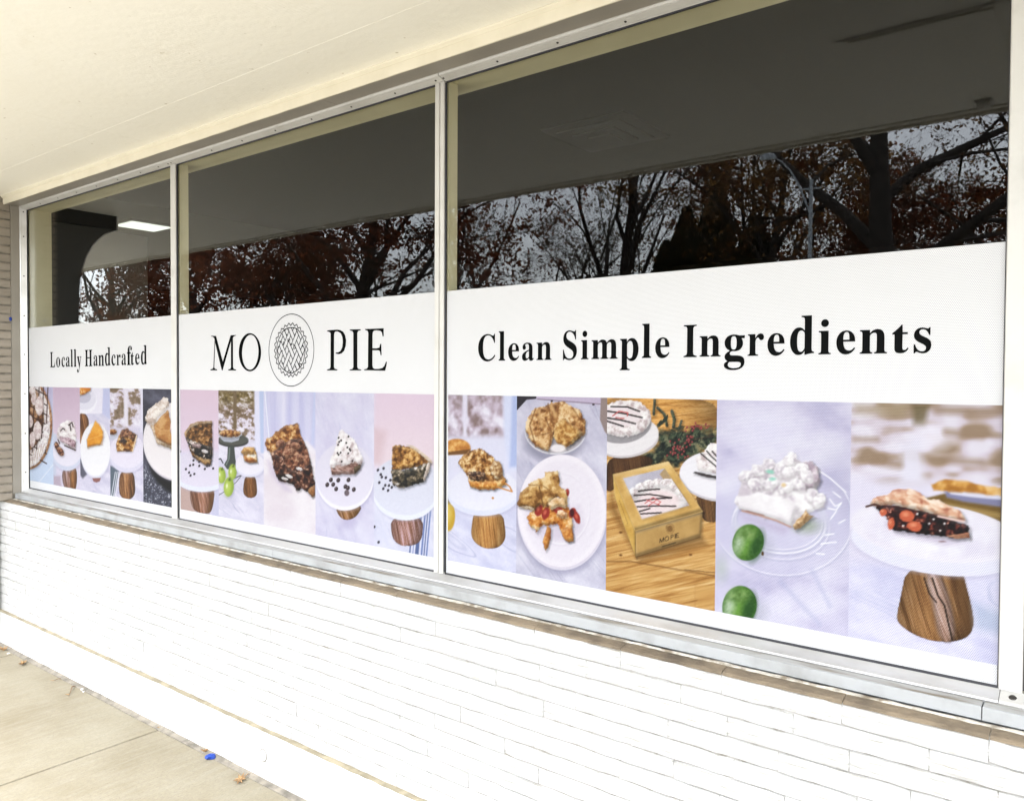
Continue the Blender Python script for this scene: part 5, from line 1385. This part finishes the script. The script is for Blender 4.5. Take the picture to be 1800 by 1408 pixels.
def tree(name, label, cat, group, base, height, seed, leaf=None, leaves=0, leafsize=.16, levels=4, limbs=7, lean=.55, trunk_r=None, up=.35, fork=.28, bark="bark", ratio=.64, kids=5, keep=1.0):
    rs = np.random.RandomState(seed)
    T, W = Tubes(), Tubes()
    tips = []
    r0 = trunk_r or height * .022
    def grow(p, d, L, r, lev):
        n = 6 if lev == 0 else (4 if lev <= 2 else 3)
        pts, rads = [p], [r]
        dd = d.copy()
        for i in range(n):
            dd = dd + rs.normal(0, .10 + .05 * lev, 3); dd[2] += up * .12 * (1 if lev else .3)
            dd /= np.linalg.norm(dd)
            p = p + dd * L / n
            pts.append(p); rads.append(max(r * (1 - .72 * (i + 1) / n), .004))
        (T if lev <= 1 else W).add(pts, rads, 7 if lev == 0 else (5 if lev == 1 else 3))
        if lev >= levels:
            tips.append((pts[-1], L)); tips.append((pts[len(pts) // 2], L))
            return
        m = limbs if lev == 0 else kids
        for c in range(m):
            f = (fork + (1 - fork) * (c + rs.rand()) / m) if lev == 0 else (.25 + .75 * (c + rs.rand()) / m)
            i = min(int(f * n), n - 1)
            q = np.asarray(pts[i]) + (np.asarray(pts[i + 1]) - np.asarray(pts[i])) * (f * n - i)
            ax = dd if lev else np.array([0, 0, 1.0])
            az = rs.rand() * 2 * math.pi if lev else (c * 2.4 + rs.rand())
            side = np.array([math.cos(az), math.sin(az), 0])
            side = side - ax * side.dot(ax)
            side /= max(np.linalg.norm(side), 1e-6)
            spread = lean * (1.0 + .5 * rs.rand()) * (1.15 - .5 * f if lev == 0 else 1.0)
            nd = ax * math.cos(spread) + side * math.sin(spread)
            nd[2] += up * .35
            nd /= np.linalg.norm(nd)
            LL = L * ratio * (1.15 - .45 * f) * (.75 + .5 * rs.rand())
            grow(q, nd, LL, max(rads[i] * (.55 if lev == 0 else .45), .005), lev + 1)
    b = np.array(base, float)
    grow(b, np.array([rs.normal(0, .03), rs.normal(0, .03), 1.0]), height * .62, r0, 0)
    o = empty(name, base, label, cat, group)
    link("trunk", T.mesh(), M[bark], o)
    tw = link("twigs", W.mesh(), M[bark], o)
    if leaves:
        leaves = int(leaves * 1.9)
        tp = np.array([t[0] for t in tips])
        ln = np.array([t[1] for t in tips])
        if keep < 1.0:
            # whole sprays already bare: keep only some of the clumps
            cl = vnoise(tp[:, 0] * .45 + tp[:, 2] * .3, tp[:, 1] * .45 + tp[:, 2] * .35, seed) < keep
            if cl.sum() > 20: tp, ln = tp[cl], ln[cl]
        k = rs.randint(0, len(tp), leaves)
        c = tp[k] + rs.normal(0, 1, (leaves, 3)) * (ln[k] * .22)[:, None]
        a = rs.normal(0, 1, (leaves, 3)); a /= np.linalg.norm(a, axis=1, keepdims=True)
        e = np.cross(a, rs.normal(0, 1, (leaves, 3))); e /= np.linalg.norm(e, axis=1, keepdims=True)
        s = leafsize * .56 * (.55 + .9 * rs.rand(leaves, 1))
        V = np.stack([c - a * s, c - e * s * .55 + a * s * .1, c + a * s, c + e * s * .55 + a * s * .1], 1).reshape(-1, 3)
        link("crown", quads_np(V, np.arange(leaves * 4).reshape(-1, 4)), M[leaf], o)
    return o

def evergreen(label, base, height, rad, seed):
    rs = np.random.RandomState(seed)
    o = empty("evergreen_tree", base, label, "tree", "evergreens across the car park")
    T = Tubes()
    T.add([np.array(base), np.array(base) + np.array([0, 0, height * .95])], [.16, .02], 6)
    link("trunk", T.mesh(), M["bark"], o)
    n = 15000
    h = rs.rand(n) ** .8
    lob = rs.rand(n) * 2 * math.pi
    r = rad * (1 - h) ** .62 * (.55 + .5 * rs.rand(n)) * (1 + .22 * np.sin(lob * 3 + h * 9)) + .06
    c = np.stack([base[0] + r * np.cos(lob), base[1] + r * np.sin(lob), base[2] + .2 + h * height + rs.normal(0, .12, n)], 1)
    a = rs.normal(0, .5, (n, 3)); a[:, 2] += 1.0; a /= np.linalg.norm(a, axis=1, keepdims=True)
    e = np.cross(a, rs.normal(0, 1, (n, 3))); e /= np.linalg.norm(e, axis=1, keepdims=True)
    s = .17 * (.6 + .8 * rs.rand(n, 1))
    V = np.stack([c - a * s, c - e * s * .5, c + a * s, c + e * s * .5], 1).reshape(-1, 3)
    link("crown", quads_np(V, np.arange(n * 4).reshape(-1, 4)), M["olive"], o)
    return o

G0 = -.16
OAK = "russet oaks across the car park"
tree("oak_tree", "russet oak mirrored in the pane above the words Locally Handcrafted", "tree", OAK, (-45, -20, G0), 15, 1, "russet", 13000, .18, limbs=11, lean=.8, fork=.16, keep=.8)
tree("oak_tree", "dense russet oak mirrored at the left of the MO PIE pane", "tree", OAK, (-33.5, -19.9, G0), 15, 2, "russet", 17000, .18, limbs=11, lean=.8, fork=.16, keep=.85)
tree("oak_tree", "russet oak with thick dark trunk mirrored above the pie emblem", "tree", OAK, (-24.6, -18.4, G0), 14.5, 3, "russet", 15000, .16, limbs=12, lean=.75, trunk_r=.42, fork=.18, keep=.78)
tree("bare_tree", "bare vase-shaped tree mirrored just right of the middle mullion", "tree", None, (-26.4, -28.3, G0), 15, 4, "brown", 60, .13, limbs=8, lean=.36, up=.6, fork=.12, ratio=.74, bark="pale_bark", kids=4)
tree("brown_tree", "small brown-leaved tree mirrored above the word Clean", "tree", None, (-27, -34, G0), 13.5, 5, "brown", 1500, .13, limbs=8, lean=.6, fork=.2, kids=4)
tree("brown_tree", "small brown-leaved tree mirrored above the word Simple", "tree", None, (-24.8, -35.4, G0), 13.2, 6, "brown", 1500, .13, limbs=8, lean=.6, fork=.2, kids=4)
tree("bare_tree", "tall twiggy tree with few leaves mirrored above the gap after Simple", "tree", None, (-19.4, -30.7, G0), 18.5, 7, "brown", 420, .12, limbs=10, lean=.48, up=.55, fork=.14, ratio=.7, kids=4)
evergreen("shortest dark evergreen mirrored above the start of Ingredients", (-19.3, -35.6, G0), 8.6, 1.7, 31)
evergreen("dark evergreen of middle height mirrored above the word Ingredients", (-18.3, -35.8, G0), 10.2, 1.8, 32)
evergreen("tallest dark evergreen mirrored beside the street light", (-16.9, -36.2, G0), 11.2, 2.0, 33)
evergreen("broad dark evergreen mirrored behind the street light pole", (-15.2, -36.9, G0), 9.6, 2.1, 34)
tree("red_tree", "red-brown tree mirrored behind the evergreens", "tree", None, (-16.4, -39, G0), 18.5, 8, "russet", 5500, .17, limbs=9, lean=.6, keep=.55)
tree("maple_tree", "ochre-leaved tree with dark trunk mirrored at the street light", "tree", None, (-11.9, -31.5, G0), 18, 9, "ochre", 6500, .16, limbs=9, lean=.62, trunk_r=.36, keep=.52)
tree("spreading_tree", "big tree with spreading dark limbs mirrored at the right", "tree", None, (-4.75, -21.5, G0), 18.5, 10, "ochre", 4200, .13, limbs=8, lean=.85, trunk_r=.5, up=.22, fork=.34, keep=.55)
tree("bare_tree", "bare tree with fine twigs mirrored at the right edge", "tree", None, (-2.0, -25, G0), 17, 11, "brown", 2500, .12, limbs=9, lean=.7, trunk_r=.3, fork=.25)
tree("red_tree", "red-brown tree far behind the spreading tree", "tree", None, (-9.5, -44, G0), 14.5, 12, "russet", 7000, .17, limbs=9, lean=.65)
tree("red_tree", "red-brown tree far behind at the right edge", "tree", None, (-4.5, -46, G0), 14, 13, "russet", 7000, .17, limbs=9, lean=.65)
tree("red_tree", "red-brown tree far behind the street light pole", "tree", None, (-13.2, -46, G0), 13, 14, "russet", 7000, .17, limbs=9, lean=.65)

# ------------------------------------------------------------------ street light
LX, LY = -6.10, -17.0
lamp = empty("street_light", (LX, LY, G0), "grey street light with curved arm mirrored among the trees", "street light")
T = Tubes(); T.add([(LX, LY, G0), (LX, LY, 3), (LX, LY, 6.30)], [.075, .058, .042], 12)
link("pole", T.mesh(), M["galv"], lamp)
d_ = np.array([-.95, .31, 0]) * .606; b0 = np.array([LX, LY, 5.47])
T = Tubes(); T.add([b0 + d_ * a + np.array([0, 0, z * .606]) for a, z in ((0, 0), (.22, .62), (.50, 1.28), (.80, 1.82), (1.10, 2.15), (1.36, 2.32))], [.024, .023, .022, .021, .019, .018], 8)
link("arm", T.mesh(), M["galv"], lamp)
T = Tubes(); T.add([b0 + d_ * a + np.array([0, 0, z * .606]) for a, z in ((1.30, 2.30), (1.42, 2.37), (1.62, 2.40), (1.80, 2.36), (1.90, 2.30))], [.03, .07, .092, .07, .012], 10)
link("lamp_head", T.mesh(), M["galv"], lamp)
T = Tubes(); T.add([b0 - d_ * .36 + np.array([0, 0, .62]), b0 + d_ * .36 + np.array([0, 0, .61])], [.022, .022], 6)
link("bracket", T.mesh(), M["galv"], lamp)

# ------------------------------------------------------------------ litter on the walk
def leaf_mesh(size, seed, curl=.35, lobes=4, slim=.5):
    rs = random.Random(seed)
    n = 4 * lobes
    v = [(0, 0, .003)]
    for i in range(n):
        a = 2 * math.pi * i / n
        r = size * (1.0 if i % 2 == 0 else .42) * rs.uniform(.75, 1.1)
        x, y = r * math.cos(a), r * math.sin(a) * slim
        v.append((x, y, .003 + curl * (abs(x) * .35 + abs(y) * .9) * rs.uniform(.4, 1.2)))
    f = [(0, 1 + i, 1 + (i + 1) % n) for i in range(n)]
    b = len(v)
    v += [(x, y, z + .0012) for x, y, z in v[:b]]
    f += [(b + q[0], b + q[1], b + q[2]) for q in f[:n]]
    return pydata(v, [tuple(reversed(q)) for q in f[:n]] + f[n:])
def litter_leaf(label, x, y, size, rot, seed, curl=.35, slim=.5, stem=None):
    o = empty("fallen_leaf", (x, y, 0), label, "leaf", "dry leaves on the walk")
    a = link("blade", leaf_mesh(size, seed, curl, 4, slim), M["dry_leaf"], o, (x, y, 0))
    a.rotation_euler = (0, 0, rot)
    if stem:
        T = Tubes(); T.add([(x, y, .005), (x + stem[0] * .5, y + stem[1] * .5, .010), (x + stem[0], y + stem[1], .004)], [.0013, .001, .0008], 5)
        link("stalk", T.mesh(), M["twig"], o)
    return o
litter_leaf("tan oak leaf with long stalk lying on the nearest paving slab", -2.765, -.205, .050, -.9, 3, .5, .55, (-.015, .065))
litter_leaf("small tan leaf standing against the wall base beside the blue tape", -3.095, -.158, .020, 1.1, 4, 2.2, .4)
litter_leaf("curled tan leaf near the far paving joint", -4.845, -.205, .055, -.5, 5, .7, .45, (-.03, .03))
litter_leaf("red-brown curled leaf at the far end of the wall base", -5.17, -.185, .036, .8, 6, 1.6, .5)
litter_leaf("tiny brown scrap where paving joint meets the wall base", -3.478, -.158, .010, .2, 7, .8, .6)
def twig_thing(label, pts, r):
    o = empty("twig", pts[0], label, "twig", "twigs on the walk")
    T = Tubes(); T.add(pts, np.linspace(r, r * .5, len(pts)), 5)
    link("stem", T.mesh(), M["twig"], o)
    e = np.array(pts[-1]); T = Tubes()
    T.add([e, e + np.array([.014, -.012, .003])], [r * .6, r * .3], 4); T.add([e, e + np.array([-.012, -.014, .004])], [r * .6, r * .3], 4)
    link("fork", T.mesh(), M["dry_leaf"], o)
twig_thing("forked brown twig beside the white paint chips", [(-4.282, -.172, .006), (-4.265, -.195, .012), (-4.215, -.222, .010), (-4.19, -.240, .004)], .0032)
twig_thing("short thin twig near the far paving joint", [(-4.45, -.172, .004), (-4.448, -.186, .008), (-4.452, -.205, .003)], .0022)
def crumple(name, label, cat, x, y, z, size, mat, seed, flat=.5, group=None):
    rs = random.Random(seed)
    bm = bmesh.new()
    bmesh.ops.create_icosphere(bm, subdivisions=2, radius=1)
    for v in bm.verts:
        k = rs.uniform(.55, 1.15)
        v.co = Vector((v.co.x * size * k, v.co.y * size * .62 * k, max(v.co.z * size * flat * k, -size * flat * .5)))
    me = bpy.data.meshes.new("crumple"); bm.to_mesh(me); bm.free()
    o = link(name, me, mat, None, (x, y, z + size * flat * .5))
    o.rotation_euler = (0, 0, rs.uniform(0, 3))
    return tag(o, label, cat, group)
crumple("tape_scrap", "crumpled blue tape scrap lying on the walk", "tape", -3.028, -.175, .001, .026, M["tape"], 2, .5)
o = crumple("tape_scrap", "scrap of blue tape stuck to the taupe brick pier", "tape", -5.2705, -.096, 1.932, .013, M["tape"], 5, .5)
o.rotation_euler = (0, math.pi / 2, 0)
chips_o = crumple("paint_chip", "larger white paint chip beside the forked twig", "paint chip", -4.215, -.168, .001, .012, M["chip"], 8, .3, "paint chips on the walk")
crumple("paint_chip", "smaller white paint chip beside the forked twig", "paint chip", -4.180, -.176, .001, .008, M["chip"], 9, .3, "paint chips on the walk")
crumple("paint_chip", "white paint chip beside the far curled leaf", "paint chip", -5.10, -.185, .001, .010, M["chip"], 10, .3, "paint chips on the walk")
